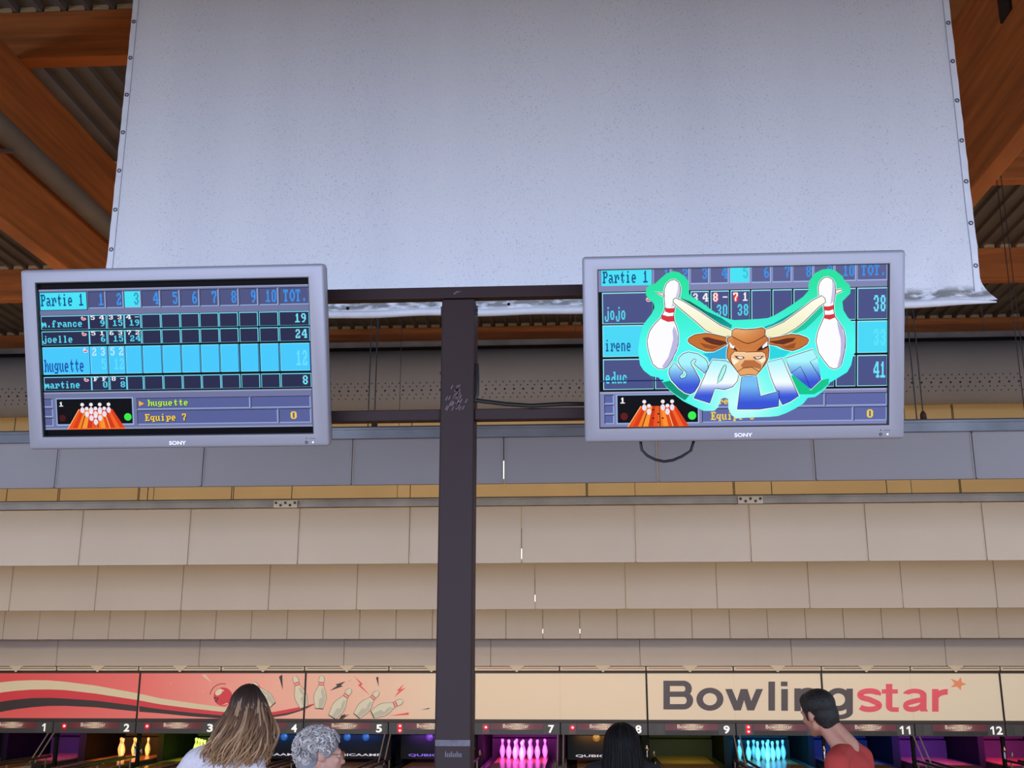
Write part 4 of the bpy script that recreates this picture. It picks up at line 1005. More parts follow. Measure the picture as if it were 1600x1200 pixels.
letter(pts(D4, (390, 290), (590, 240), (670, 430), (800, 720), (690, 790), (595, 830), (550, 740), (552, 655), (515, 650), (450, 490)), LTB, DBL, WH)
letter(pts(D4, (635, 235), (975, 125), (1035, 235), (940, 280), (1085, 510), (955, 635), (880, 460), (820, 345), (700, 430), (660, 330)), (170, 246, 252), DBL)
A.rect(*su(937, 594.4), *su(1036, 595.2), (20, 40, 100), 27)
A.mb.build('screen', m_scr, root2)

# loose black lead hanging under the right screen
b = MB(); lead = []
pp = [(998, 688), (1003, 702), (1012, 711), (1024, 717), (1038, 720), (1052, 718), (1066, 712), (1080, 703), (1094, 691)]
for i, (px, py) in enumerate(pp):
    x, z = at(px, py, 4.22); lead.append((x, 4.235, z + (.075 if i in (0, 8) else 0)))
b.tube(lead, .0055, 8); bpy.context.view_layer.update()
o = shade_auto(b.build('power_lead', mat('black_cable', (22, 21, 24), .45), root2)); o.matrix_parent_inverse = root2.matrix_world.inverted(); o['label'] = 'loose looping black power lead'

# ------------------------------------------------------------------ post and bars that carry the screens
m_post_ = mat('mauve_grey_steel', (52, 36, 38), .5, noise=(2.2, .06), spec=.2); m_scuf = mat('scuffed_metal', (104, 86, 92), .6); m_tape = mat('grey_tape', (104, 100, 112), .6, noise=(30, .25))
YP = 4.3
fr = empty('screen_stand', (-.485, YP + .07, 0), 'dark mauve steel post with crossbars carrying both screens', 'frame')
ox, oy = -.485, YP + .07
b = MB(); b.box(-.069, .069, -.07, .07, 0, 3.338, bev=.006)
for k in range(44):
    a = random.uniform(0, 1); x = at(711, 0, YP)[0]
    px = 700 + random.gauss(11, 6); py = 606 + random.uniform(0, 36); X, Z = at(px, py, YP)
    b.mesh([(X - ox - .002, -.0706, Z), (X - ox + .003, -.0706, Z), (X - ox + .010, -.0706, Z + .016), (X - ox + .007, -.0706, Z + .018)], [(0, 1, 2, 3)], 1)
b.build('post', [m_post_, m_scuf], fr)
b = MB(); b.box(-1.1, 1.2, -.07, -.02, 3.342, 3.392, bev=.004)
for k in range(5):
    X = at(712, 455, YP)[0] - ox + .006 * k - .01; b.mesh([(X, -.0706, 3.36 + .006 * (k % 3)), (X + .006, -.0706, 3.356 + .004 * k), (X + .012, -.0706, 3.372)], [(0, 1, 2)], 1)
b.build('top_bar', [m_post_, m_scuf], fr)
for (xa, xb) in ((-1.2, -.069), (.069, 1.3)):
    b = MB(); b.box(xa, xb, -.05, .0, 2.826, 2.872, bev=.004); b.build('lower_bar', m_post_, fr)
for s in (-1, 1):
    b = MB()
    for z in (3.29, 3.31): b.lathe([(.010, 0), (.010, .008)], (s * .0692, -.03, z), 8, axis=(s, 0, 0))
    b.lathe([(.007, 0), (.007, .008)], (s * .0692, -.03, 3.03), 8, axis=(s, 0, 0)); b.build('bolt', m_char, fr)
b = MB(); zt = at(712, 1161, YP)[1]; b.box(-.066, .066, -.0725, -.070, zt - .011, zt + .011)
for k in range(9): b.box(-.028 + k * .0072, -.0235 + k * .0072, -.0725, -.070, zt - .05, zt - .036 + .006 * (k % 3 == 0))
o = b.build('tape_band', m_tape, fr); o['label'] = 'scuffed grey tape band'
b = MB(); b.tube([(at(742, 632, YP)[0], YP + .01, 2.905), (at(790, 633, YP)[0], YP + .0, 2.885), (at(830, 637, YP)[0], YP - .01, 2.874), (at(880, 639, YP)[0], YP, 2.882), (at(925, 640, YP)[0], YP + .02, 2.885)], .009, 8)
b.tube([(at(744, 630, YP)[0], YP + .02, 3.06), (at(745.5, 600, YP)[0], YP + .01, 3.0), (at(745.5, 590, YP)[0], YP + .01, 2.93), (at(742, 632, YP)[0], YP + .01, 2.905)], .008, 8)
tag(shade_auto(b.build('screen_cable', mat('black_cable', (22, 21, 24), .45))), 'black cable lying along lower bar right of the post', 'cable')

# ------------------------------------------------------------------ the white canvas
def mat_canvas():
    m = bpy.data.materials.new('white_canvas'); m.use_nodes = True; nt = m.node_tree; b = nt.nodes['Principled BSDF']; L = nt.links
    b.inputs['Roughness'].default_value = .65
    tc = nt.nodes.new('ShaderNodeTexCoord'); sep = nt.nodes.new('ShaderNodeSeparateXYZ'); L.new(tc.outputs['Object'], sep.inputs[0])
    def noise(sc, stretch, lo, hi, det=4):
        mp = nt.nodes.new('ShaderNodeMapping'); mp.inputs['Scale'].default_value = stretch; L.new(tc.outputs['Object'], mp.inputs[0])
        n = nt.nodes.new('ShaderNodeTexNoise'); n.inputs['Scale'].default_value = sc; n.inputs['Detail'].default_value = det; L.new(mp.outputs[0], n.inputs['Vector'])
        r = nt.nodes.new('ShaderNodeMapRange'); r.inputs['From Min'].default_value = lo; r.inputs['From Max'].default_value = hi; L.new(n.outputs['Fac'], r.inputs['Value']); return r.outputs[0]
    speck = noise(150, (1.3, 1, .8), .62, .70, 2); streak = noise(2.5, (1, 1, .06), .35, .8, 3)
    band = nt.nodes.new('ShaderNodeMapRange'); band.inputs['From Min'].default_value = .085; band.inputs['From Max'].default_value = .055; L.new(sep.outputs['Z'], band.inputs['Value'])
    low = nt.nodes.new('ShaderNodeMapRange'); low.inputs['From Min'].default_value = .012; low.inputs['From Max'].default_value = .03; L.new(sep.outputs['Z'], low.inputs['Value'])
    mold = noise(30, (.5, 1, 1.6), .36, .54, 6)
    mm = nt.nodes.new('ShaderNodeMath'); mm.operation = 'MULTIPLY'; L.new(band.outputs[0], mm.inputs[0]); L.new(mold, mm.inputs[1])
    m2 = nt.nodes.new('ShaderNodeMath'); m2.operation = 'MULTIPLY'; L.new(mm.outputs[0], m2.inputs[0]); L.new(low.outputs[0], m2.inputs[1])
    def mix(fac, c1, c2, scale=1.0):
        x = nt.nodes.new('ShaderNodeMix'); x.data_type = 'RGBA'
        if scale != 1.0:
            k = nt.nodes.new('ShaderNodeMath'); k.operation = 'MULTIPLY'; k.inputs[1].default_value = scale; L.new(fac, k.inputs[0]); fac = k.outputs[0]
        L.new(fac, x.inputs['Factor'])
        for s_, c in ((x.inputs[6], c1), (x.inputs[7], c2)):
            if isinstance(c, tuple): s_.default_value = (*lin(c), 1)
            else: L.new(c, s_)
        return x.outputs[2]
    c = mix(streak, (222, 221, 226), (206, 206, 216), .6)
    c = mix(speck, c, (140, 142, 160), .6); c = mix(m2.outputs[0], c, (108, 106, 104), .9)
    L.new(c, b.inputs['Base Color'])
    mp = nt.nodes.new('ShaderNodeMapping'); mp.inputs['Scale'].default_value = (1, 1, 1); L.new(tc.outputs['Object'], mp.inputs[0])
    n = nt.nodes.new('ShaderNodeTexNoise'); n.inputs['Scale'].default_value = 130; n.inputs['Detail'].default_value = 3; L.new(mp.outputs[0], n.inputs['Vector'])
    bp = nt.nodes.new('ShaderNodeBump'); bp.inputs['Strength'].default_value = .25; bp.inputs['Distance'].default_value = .004; L.new(n.outputs['Fac'], bp.inputs['Height']); L.new(bp.outputs[0], b.inputs['Normal'])
    return m
m_can = mat_canvas(); m_can_hem = mat('canvas_hem', (220, 219, 226), .6, noise=(14, .05)); m_eye = mat('eyelet_metal', (128, 128, 138), .35, metal=.7)
YC, ZC0, ZC1 = 5.0, 3.511, 6.15; XCL, XCR = -2.335, 1.908
cv = empty('canvas_sheet', (0, YC, ZC0), 'large white hanging canvas with eyelets down both sides, above the screens', 'canvas')
def wob(x, z):
    e = min(x - XCL, XCR - x)
    y = .010 * math.sin(x * 5.3 + z * .8) * math.exp(-e * 1.6) + .006 * math.sin(x * 2.1) + .012 * math.exp(-z * 9) * math.sin(x * 9)
    if x > XCR - .45: y += .014 * math.exp(-z * 5) * math.sin((XCR - x) * 26 + z * 14)
    return y
nx, nz = 130, 60; b = MB(); vs = []
for i in range(nx + 1):
    for k in range(nz + 1):
        t = i / nx; z = (ZC1 - ZC0) * (k / nz) ** 1.25
        scal = .004 * abs(math.sin(math.pi * (z - .06) / .2155)) if z > .05 else 0
        x = XCL + scal + (XCR - XCL - 2 * scal) * t
        fl_ = max(0, 1 - z / .13)
        if t > .97: x += .055 * fl_ ** 2 * (t - .97) / .03
        vs.append((x, wob(x, z), z))
b.mesh(vs, [(i * (nz + 1) + k, (i + 1) * (nz + 1) + k, (i + 1) * (nz + 1) + k + 1, i * (nz + 1) + k + 1) for i in range(nx) for k in range(nz)])
sh = b.build('sheet', m_can, cv, smooth=True)
for s in (-1, 1):
    b = MB(); vs = []
    for k in range(nz + 1):
        z = .05 + (ZC1 - ZC0 - .05) * k / nz; e = XCL if s < 0 else XCR
        for dx in (.004, .034, .036): x = e - s * dx; vs.append((x, wob(x, z) - (.0035 if dx < .035 else .0), z))
    f = []
    for k in range(nz):
        for j in range(2): f.append((k * 3 + j, k * 3 + j + 1, k * 3 + 4 + j, k * 3 + 3 + j))
    b.mesh(vs, f)
    for k in range(nz):
        za, zb_ = .05 + (ZC1 - ZC0 - .05) * k / nz, .05 + (ZC1 - ZC0 - .05) * (k + 1) / nz; xs_ = e - s * .0345
        b.mesh([(xs_ - .0014, wob(xs_, za) - .0042, za), (xs_ + .0014, wob(xs_, za) - .0042, za), (xs_ + .0014, wob(xs_, zb_) - .0042, zb_), (xs_ - .0014, wob(xs_, zb_) - .0042, zb_)], [(0, 1, 2, 3)], 1)
    b.build('side_hem', [m_can_hem, mat('seam_thread', (128, 130, 148), .8)], cv, smooth=False)
    for k in range(12):
        z = (.369 if s < 0 else .178) + k * .2155; x = (XCL + .019) if s < 0 else (XCR - .019)
        if z > ZC1 - ZC0 - .05: continue
        b = MB(); vs = []; y = wob(x, z) - .006
        for q in range(12):
            a = 2 * math.pi * q / 12
            for r, dy in ((.0125, .004), (.0105, -.001), (.006, -.001), (.0045, .003)): vs.append((x + r * math.cos(a), y + dy, z + r * math.sin(a)))
        b.mesh(vs, [(q * 4 + j, q * 4 + j + 1, ((q + 1) % 12) * 4 + j + 1, ((q + 1) % 12) * 4 + j) for q in range(12) for j in range(3)])
        b.mesh([(x + .0046 * math.cos(2 * math.pi * q / 8), y + .003, z + .0046 * math.sin(2 * math.pi * q / 8)) for q in range(8)], [tuple(range(7, -1, -1))], 1)
        b.build('eyelet', [m_eye, m_dark], cv)
b = MB(); tp = [(XCL + (XCR + .055 - XCL) * k / 60, -.012 + .008 * math.sin(k * .5), -.004 + .003 * math.sin(k * .9)) for k in range(61)]
b.tube(tp, [.018] * 57 + [.017, .014, .010, .004], 12); b.build('bottom_hem', m_can_hem, cv, smooth=True)
b = MB(); b.tube([(XCL - .1, 0, ZC1 - ZC0), (XCR + .1, 0, ZC1 - ZC0)], .035, 14); b.build('top_pole', m_steel, cv, smooth=True)
b = MB()
for x in (-2.0, -.2, 1.6): b.tube([(x, 0, ZC1 - ZC0), (x, 0, ZD - ZC0)], .008, 6)
b.build('hanging_wire', m_char, cv)
b = MB()
for (x, z) in ((at(544, 472, YC)[0], .03), (at(795, 468, YC)[0], .035)): b.lathe([(.008, 0), (.006, .006)], (x, -.006, z), 10, axis=(0, -1, 0))
b.build('snap_button', m_dark, cv)
# ================================================================== people
def ico(bm, c, r, rot=None, sub=3):
    n0 = len(bm.verts)
    res = bmesh.ops.create_icosphere(bm, subdivisions=sub, radius=1.0)
    r = r if isinstance(r, (tuple, list)) else (r, r, r)
    R3 = rot.to_matrix() if isinstance(rot, Euler) else (rot or Matrix.Identity(3))
    for v in res['verts']: v.co = Vector(c) + R3 @ Vector((v.co.x * r[0], v.co.y * r[1], v.co.z * r[2]))
def cap(bm, a, b, ra, rb, sub=2):
    t = bmesh.new()
    for c, r in ((a, ra), (b, rb)):
        res = bmesh.ops.create_icosphere(t, subdivisions=sub, radius=r)
        for v in res['verts']: v.co += Vector(c)
    h = bmesh.ops.convex_hull(t, input=t.verts[:])
    me = bpy.data.meshes.new('x'); 
    bmesh.ops.delete(t, geom=[v for v in t.verts if not v.link_faces], context='VERTS')
    t.to_mesh(me); bm.from_mesh(me); bpy.data.meshes.remove(me); t.free()
def chain(bm, pts, rs):
    for i in range(len(pts) - 1): cap(bm, pts[i], pts[i + 1], rs[i], rs[i + 1])
def melt(bm, name, m, parent, voxel, smooth=4, cut=None, bump=None):
    """fuse overlapping volumes into one continuous surface"""
    me = bpy.data.meshes.new(name); bm.to_mesh(me); bm.free()
    o = bpy.data.objects.new(name, me); COL.objects.link(o)
    md = o.modifiers.new('r', 'REMESH'); md.mode = 'VOXEL'; md.voxel_size = voxel
    s_ = o.modifiers.new('s', 'SMOOTH'); s_.iterations = smooth; s_.factor = .5
    dg = bpy.context.evaluated_depsgraph_get(); dg.update()
    m2 = bpy.data.meshes.new_from_object(o.evaluated_get(dg)); o.modifiers.clear(); o.data = m2; m2.name = name; bpy.data.meshes.remove(me)
    m2.materials.clear(); m2.materials.append(m)
    if cut:
        b = bmesh.new(); b.from_mesh(m2); bmesh.ops.delete(b, geom=[v for v in b.verts if cut(v.co)], context='VERTS'); b.to_mesh(m2); b.free()
    if bump:
        for v in m2.vertices: v.co += v.normal * bump(v.co)
    m2.polygons.foreach_set('use_smooth', [True] * len(m2.polygons)); m2.update()
    o.parent = parent; return o

def skin_mat(name, rgb): return mat(name, rgb, .55, noise=(25, .06))
m_eyew = mat('eye_white', (232, 228, 222), .2); m_iris = mat('iris', (60, 44, 32), .2)

def make_person(label, x, y, yaw, H, skin, shirt_m, trouser_m, head_c, head_rot, lean=(0, 0), female=False, arm_l=None, arm_r=None, sleeve=.5, voxel=.009):
    root = empty('person', (x, y, 0), label, 'person'); root.rotation_euler = (0, 0, yaw)
    s = H / 1.75
    def V(a, b, c): return Vector((a * s + lean[0] * max(0, c - .95) / .5, b * s + lean[1] * max(0, c - .95) / .5, c * s))
    sw = .175 if female else .195
    hc = Vector(head_c); RH = head_rot.to_matrix()
    def h(a, b, c): return hc + RH @ Vector((a, b, c))
    bm = bmesh.new()
    # head and face
    ico(bm, h(0, -.018, .035), (.074, .094, .083), RH); ico(bm, h(0, .028, -.035), (.062, .070, .085), RH)
    ico(bm, h(0, .05, -.02), (.055, .042, .07), RH)
    cap(bm, h(-.05, .0, -.06), h(-.012, .072, -.103), .026, .022); cap(bm, h(.05, .0, -.06), h(.012, .072, -.103), .026, .022)
    ico(bm, h(0, .083, -.108), (.022, .018, .018), RH)
    cap(bm, h(0, .088, .014), h(0, .110, -.030), .0095, .0135); ico(bm, h(.012, .098, -.034), .009, None, 2); ico(bm, h(-.012, .098, -.034), .009, None, 2)
    cap(bm, h(-.035, .082, .022), h(.035, .082, .022), .013, .013)
    ico(bm, h(0, .091, -.066), (.024, .012, .0075), RH); ico(bm, h(0, .089, -.078), (.021, .012, .008), RH)
    ico(bm, h(.042, .07, -.022), (.02, .02, .018), RH); ico(bm, h(-.042, .07, -.022), (.02, .02, .018), RH)
    for sd in (-1, 1):
        re = RH @ Euler((0, 0, sd * .35)).to_matrix()
        ico(bm, h(sd * .082, -.016, .0), (.009, .021, .033), re); ico(bm, h(sd * .076, -.004, -.012), (.012, .014, .022), re)
    # neck and trunk
    chain(bm, [h(0, -.018, -.05), V(0, -.005, 1.475)], [.055 if female else .06, .058 if female else .068])
    ico(bm, V(0, -.005, 1.30), (sw * .86 * s, .105 * s, .19 * s)); ico(bm, V(0, 0, 1.10), (.135 * s, .095 * s, .18 * s)); ico(bm, V(0, -.01, .94), (.16 * s, .11 * s, .13 * s))
    for sd in (-1, 1):
        cap(bm, V(sd * .05, -.01, 1.455), V(sd * sw, -.01, 1.41), .05 * s, .055 * s)
        cap(bm, h(sd * .03, -.04, -.075), V(sd * .075, -.02, 1.44), .036, .05 * s)
    arms = {}
    for sd, arm in ((-1, arm_l), (1, arm_r)):
        sh_ = V(sd * sw, -.01, 1.41); el, wr, hd = arm or (V(sd * (sw + .05), -.02, 1.12), V(sd * (sw + .06), .06, .88), V(sd * (sw + .055), .09, .80))
        el, wr, hd = Vector(el), Vector(wr), Vector(hd); arms[sd] = (sh_, el, wr, hd)
        chain(bm, [sh_, el, wr], [.05 * s, .04 * s, .028 * s]); d = (hd - wr).normalized(); sx = d.cross(Vector((1, 0, 0))); sx = sx.normalized() if sx.length > .2 else Vector((0, 1, 0))
        nrm = d.cross(sx)
        cap(bm, wr, wr + d * .035, .026, .024); 
        for k in range(4): cap(bm, wr + d * .03 + sx * (k - 1.5) * .012, wr + d * .085 + sx * (k - 1.5) * .0195, .017, .0125)
        for k, L in enumerate((.062, .072, .068, .052)):
            b0 = wr + d * .088 + sx * (k - 1.5) * .0215; cap(bm, b0, b0 + d * L * .55 + nrm * .008 * sd, .0095, .0085); cap(bm, b0 + d * L * .55 + nrm * .008 * sd, b0 + d * L + nrm * .024 * sd, .0085, .007)
        t0 = wr + d * .03 + sx * .026; cap(bm, t0, t0 + d * .03 + sx * .022, .013, .011); cap(bm, t0 + d * .03 + sx * .022, t0 + d * .062 + sx * .026, .011, .008)
    legs = {}
    for sd in (-1, 1):
        hp, kn, an = V(sd * .085, -.01, .90), V(sd * .095, .01, .49), V(sd * .10, -.03, .085); legs[sd] = (hp, kn, an)
        chain(bm, [hp, kn, an], [.085 * s, .055 * s, .038 * s]); cap(bm, an + Vector((0, 0, -.045)), an + Vector((sd * .015, .15, -.05)), .036, .028)
    melt(bm, 'body', skin, root, voxel, 3)
    # shirt
    bm = bmesh.new(); e = .014
    ico(bm, V(0, -.005, 1.30), (sw * .86 * s + e, .105 * s + e, .19 * s)); ico(bm, V(0, 0, 1.10), (.135 * s + e * 1.6, .095 * s + e * 1.6, .18 * s)); ico(bm, V(0, -.01, .97), (.155 * s + e, .11 * s + e, .11 * s))
    for sd in (-1, 1):
        cap(bm, V(sd * .055, -.01, 1.452), V(sd * sw, -.01, 1.41), .05 * s + e * .6, .055 * s + e)
        sh_, el, wr, hd = arms[sd]; en = sh_.lerp(el, min(1, sleeve * 2)) 
        cap(bm, sh_, en, .055 * s + e, .046 * s + e)
        if sleeve > .5: cap(bm, el, el.lerp(wr, (sleeve - .5) * 2), .046 * s + e, .036 * s + e)
    nc = V(0, -.005, 1.50); nz_ = (hc - nc).normalized()
    melt(bm, 'shirt', shirt_m, root, .010, 3, cut=lambda c: (c - nc).length < .066 and (c - nc).dot(Vector((0, 0, 1))) > -.035,
         bump=lambda c: .0035 * math.sin(c.x * 31 + c.z * 17) * math.sin(c.z * 23 + c.y * 9))
    bm = bmesh.new()
    ico(bm, V(0, -.01, .93), (.165 * s + .006, .115 * s + .006, .12 * s))
    for sd in (-1, 1):
        hp, kn, an = legs[sd]; chain(bm, [hp, kn, an], [.092 * s, .068 * s, .055 * s])
    melt(bm, 'trousers', trouser_m, root, .014, 3)
    for sd in (-1, 1):
        an = legs[sd][2]; bm = bmesh.new(); cap(bm, Vector((an.x, an.y - .03, .044)), Vector((an.x + sd * .015, an.y + .16, .042)), .043, .04); cap(bm, Vector((an.x, an.y - .01, .06)), Vector((an.x, an.y, .10)), .044, .046)
        o = melt(bm, 'shoe', mat('shoe_dark', (48, 46, 50), .5), root, .012, 2)
        for v in o.data.vertices: v.co.z = max(v.co.z, .002)
    for sd in (-1, 1):
        b = MB(); b.lathe([(.0, -.011), (.008, -.008), (.011, 0), (.008, .008), (.004, .0105)], h(sd * .031, .079, .004)[:], 12, axis=(RH @ Vector((0, 1, 0)))[:]); b.lathe([(.0055, .0098), (.002, .0112)], h(sd * .031, .079, .004)[:], 10, 1, axis=(RH @ Vector((0, 1, 0)))[:]); b.build('eye', [m_eyew, m_iris], root, smooth=True)
    return root, h, RH, hc

def mat_hair(name, rough=.45):
    return mat_attr(name, rough, spec=.4)
def strands(h, RH, n, length, azr, fn_col, rad, back=True, flare=.06, wave=.012, seed=1, rx=.088, ry=.112, rz=.106, part=0.0, drift=(0, 0), n_side=5, front=0.0):
    """locks that follow the skull from the crown and then hang"""
    rnd = random.Random(seed); b = MB(); hc = h(0, -.018, .03)
    for i in range(n):
        az = rnd.uniform(-azr, azr); lay = rnd.uniform(.98, 1.09); t0 = rnd.uniform(.03, .9) if i % 3 else rnd.uniform(.03, .3)
        tend = rnd.uniform(1.45, 1.75); L = length * rnd.uniform(.82, 1.05); p = []; k = 0
        ph, fr, am = rnd.uniform(0, 6.3), rnd.uniform(16, 30), wave * rnd.uniform(.4, 1.3)
        for j in range(8):
            t = t0 + (tend - t0) * j / 7; aa = az * (.55 + .45 * j / 7) if abs(az) > 1.5 else az
            d = Vector((math.sin(t) * math.sin(aa) * rx * lay + part * (1 - j / 7), -math.sin(t) * math.cos(aa) * ry * lay, math.cos(t) * rz * lay))
            p.append(hc + RH @ d)
        out = (p[-1] - hc); out.z = 0; out = out.normalized() if out.length > 1e-4 else Vector((0, -1, 0)); q = p[-1]; m_ = 12
        fl_ = flare * rnd.uniform(.2, 1.3)
        for j in range(1, m_ + 1):
            f = j / m_; pos = q + Vector((0, 0, -L * f)) + out * fl_ * math.sin(min(1, f * 1.3) * 1.57) + Vector((math.sin(f * fr * L + ph), math.cos(f * fr * L * .9 + ph), 0)) * am * f + Vector((drift[0], drift[1], 0)) * f * f
            p.append(pos)
        r0 = rad * rnd.uniform(.7, 1.25); rs = [r0 * (.55 + .45 * min(1, j / 4)) * (1 - .75 * max(0, (j - 12) / (len(p) - 13))) for j in range(len(p))]
        base = len(b.v); f0 = len(b.f); b.tube(p, rs, n_side, 0, (0, 0, 0)); tone = rnd.uniform(-1, 1)
        for fi in range(f0, len(b.f)):
            b.c[fi] = [fn_col(((v - base) // n_side) / (len(p) - 1), tone) for v in b.f[fi]]
    return b
def w2l(x, y, yaw):
    """world position -> coordinates of a person standing at x, y turned by yaw"""
    Rz = Matrix.Rotation(-yaw, 3, 'Z')
    return lambda X, Y, Z: Rz @ Vector((X - x, Y - y, Z))
blend = lambda a, b, t: tuple(a[i] + (b[i] - a[i]) * max(0, min(1, t)) for i in range(3))

# man in red, looking to the left
yP = 6.4
bx = at(1324, 1190, yP)[0]; hx_, hz_ = at(1280, 1114, yP); f = w2l(bx, yP, 1.0)
r, h, RH, hc = make_person('man in red shirt with short black hair, head turned left, below the red letters', bx, yP, 1.0, 1.70, skin_mat('skin_warm', (196, 140, 118)), mat('red_cotton', (186, 62, 56), .85, noise=(9, .08)), mat('navy_jeans', (44, 50, 74), .85),
    f(hx_, yP + .02, hz_), (Matrix.Rotation(-.75, 3, 'Z') @ Euler((math.radians(-8), math.radians(-16), math.radians(20)), 'XYZ').to_matrix()).to_euler(), sleeve=.3)
bm = bmesh.new(); ico(bm, h(0, -.022, .046), (.085, .104, .085), RH, 4); ico(bm, h(0, -.052, -.012), (.075, .064, .078), RH, 4); ico(bm, h(0, .025, .082), (.066, .056, .04), RH, 3); cap(bm, h(-.034, -.062, -.062), h(.034, -.062, -.062), .03, .03)
for sd in (-1, 1): cap(bm, h(sd * .066, .0, .045), h(sd * .073, .012, -.012), .024, .013)
hr = melt(bm, 'hair', mat('black_hair', (26, 22, 22), .55, noise=(60, .4), bump=(180, .5), stretch=(1, 1, .35)), r, .006, 14)

# older woman with curly grey hair in profile to the right, wearing glasses
yG = 5.85; gx, gz = at(504, 1176, yG); yw = math.radians(-72); f = w2l(gx - .02, yG, yw)
r, h, RH, hc = make_person('older woman with curly grey hair and glasses in profile beside the post', gx - .02, yG, yw, 1.585, skin_mat('skin_pale', (212, 160, 142)), mat('slate_blue_knit', (96, 100, 132), .9), mat('grey_trousers', (92, 90, 96), .9),
    f(gx, yG, gz - .01), Euler((math.radians(-4), 0, 0), 'XYZ'), female=True, sleeve=.9)
bm = bmesh.new(); ico(bm, h(0, -.028, .046), (.090, .104, .083), RH, 4); ico(bm, h(0, -.072, -.025), (.078, .062, .085), RH, 4); ico(bm, h(0, .02, .075), (.068, .05, .035), RH, 3)
for sd in (-1, 1): ico(bm, h(sd * .07, .012, .03), (.02, .035, .045), RH, 3)
melt(bm, 'hair_base', mat('grey_hair_base', (150, 148, 154), .7), r, .008, 2)
rnd = random.Random(11); b = MB(); m_gh = mat_hair('grey_hair', .75)
for i in range(520):
    u = rnd.uniform(-1, 1); a = rnd.uniform(0, 6.283); d = Vector((math.sqrt(1 - u * u) * math.cos(a), math.sqrt(1 - u * u) * math.sin(a), u))
    if d.y > .62 and d.z < .5: continue
    if d.y > .3 and d.z < .1 and abs(d.x) < .8 and d.y > .5: continue
    if abs(d.x) > .55 and d.z < -.12 and d.y > -.25: continue
    if d.z < -.7: continue
    c = Vector((d.x * .098, -.03 + d.y * .118, .032 + d.z * (.102 if d.z > 0 else .13))); t1 = d.cross(Vector((rnd.uniform(-1, 1), rnd.uniform(-1, 1), rnd.uniform(-1, 1)))).normalized(); t2 = d.cross(t1)
    R_ = rnd.uniform(.011, .021); st = rnd.uniform(0, 6.3); p = []
    for k in range(9):
        w_ = st + 4.6 * k / 8; p.append(h(*(c + (t1 * math.cos(w_) + t2 * math.sin(w_) * .8) * R_ + d * (.003 + .006 * math.sin(k * .8)))))
    base = len(b.v); f0 = len(b.f); b.tube(p, [.002, .0042, .0052, .0055, .0055, .0052, .0048, .004, .002], 5, 0, (0, 0, 0)); tn = rnd.uniform(-1, 1)
    for fi in range(f0, len(b.f)): b.c[fi] = [blend((192, 184, 182), (228, 220, 218) if tn > 0 else (164, 156, 154), abs(tn))] * len(b.f[fi])
b.build('hair', m_gh, r, smooth=True)
b = MB(); m_gl = mat('gold_wire', (180, 150, 110), .3, metal=.7)
for sd in (-1, 1):
    ring_ = [h(sd * .032 + .024 * math.cos(k * math.pi / 8), .106, .002 + .018 * math.sin(k * math.pi / 8)) for k in range(17)]; b.tube(ring_, .0016, 6)
    b.tube([h(sd * .056, .105, .008), h(sd * .078, .085, .009), h(sd * .084, -.005, .012), h(sd * .082, -.03, -.004)], .0018, 6)
b.tube([h(-.009, .106, .006), h(0, .109, .009), h(.009, .106, .006)], .0016, 6)
gl = b.build('glasses', m_gl, r)
b = MB()
for sd in (-1, 1): b.face([h(sd * .032 + .023 * math.cos(k * math.pi / 8), .106, .002 + .017 * math.sin(k * math.pi / 8)) for k in range(16)])
m_len = bpy.data.materials.new('clear_lens'); m_len.use_nodes = True; pb = m_len.node_tree.nodes['Principled BSDF']; pb.inputs['Transmission Weight'].default_value = 1; pb.inputs['Roughness'].default_value = .02; pb.inputs['IOR'].default_value = 1.05
b.build('lens', m_len, gl)

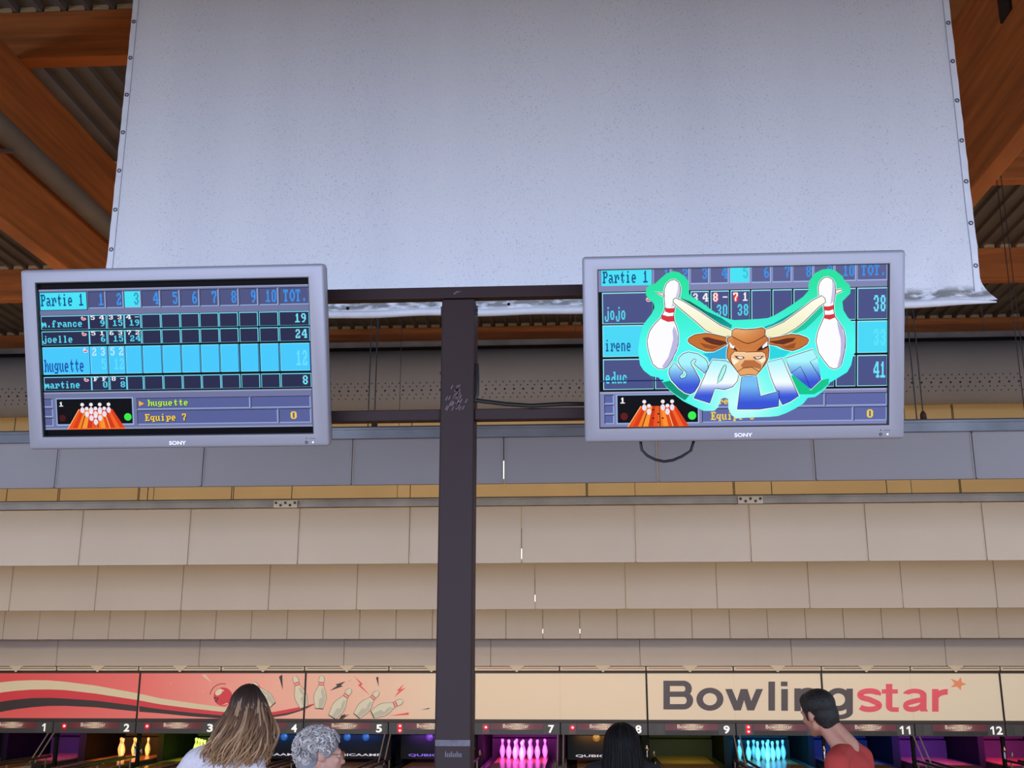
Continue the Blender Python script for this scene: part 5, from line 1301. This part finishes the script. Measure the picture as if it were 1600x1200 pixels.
# woman with long straight black hair, from behind
yD = 6.5; dx_, dz_ = at(972, 1170, yD); f = w2l(dx_, yD, 0)
r, h, RH, hc = make_person('woman with long straight black hair seen from behind, under lane sign eight', dx_, yD, 0, 1.585, skin_mat('skin_warm', (196, 140, 118)), mat('dark_top', (34, 32, 36), .9), mat('dark_trousers', (36, 36, 42), .9), f(dx_, yD, dz_ - .005), Euler((0, 0, 0)), female=True, sleeve=.9)
bm = bmesh.new(); ico(bm, h(0, -.024, .045), (.086, .102, .082), RH, 4); ico(bm, h(0, -.06, -.02), (.08, .062, .09), RH, 4)
melt(bm, 'hair_base', mat('black_hair', (26, 22, 22), .5), r, .008, 2)
b = strands(h, RH, 430, .42, 2.0, lambda t, k: blend((18, 16, 18), (34, 30, 33), .5 + .5 * k), .0085, flare=.03, wave=.003, seed=3)
b.build('hair', mat_attr('black_long_hair', .6, spec=.15), r, smooth=True)

# woman with long brown hair fading to blond, from behind
yW = 6.3; wx, wz = at(392, 1110, yW); bx = at(352, 1190, yW)[0]; f = w2l(bx, yW, -.12)
r, h, RH, hc = make_person('woman in lilac white blouse with long wavy dark blond hair, seen from behind', bx, yW, -.12, 1.685, skin_mat('skin_warm', (196, 140, 118)), mat('lilac_blouse', (232, 226, 236), .85, noise=(60, .07)), mat('blue_denim', (70, 84, 118), .9), f(wx, yW, wz), Euler((math.radians(4), math.radians(6), math.radians(-10)), 'XYZ'), female=True, sleeve=.8, lean=(.0, 0),
    arm_l=((-.36, .02, 1.14), (-.33, .2, 1.0), (-.31, .27, .96)))
bm = bmesh.new(); ico(bm, h(0, -.024, .045), (.084, .102, .082), RH, 4); ico(bm, h(0, -.06, -.02), (.08, .064, .09), RH, 4)
melt(bm, 'hair_base', mat('dark_brown_hair', (52, 40, 36), .5), r, .008, 2)
def ombre(t, k):
    c = blend((58, 42, 36), (124, 90, 68), (t - .2) / .3); c = blend(c, (190, 148, 108), (t - .5) / .45)
    return blend(c, (222, 186, 150), .6) if k > .5 and t > .28 else blend(c, (58, 44, 40), .3 if k < -.4 else 0)
b = strands(h, RH, 420, .29, 2.0, ombre, .0075, flare=.06, wave=.034, seed=5, drift=(-.045, -.02))
b.build('hair', mat_attr('ombre_hair', .6, spec=.25), r, smooth=True)
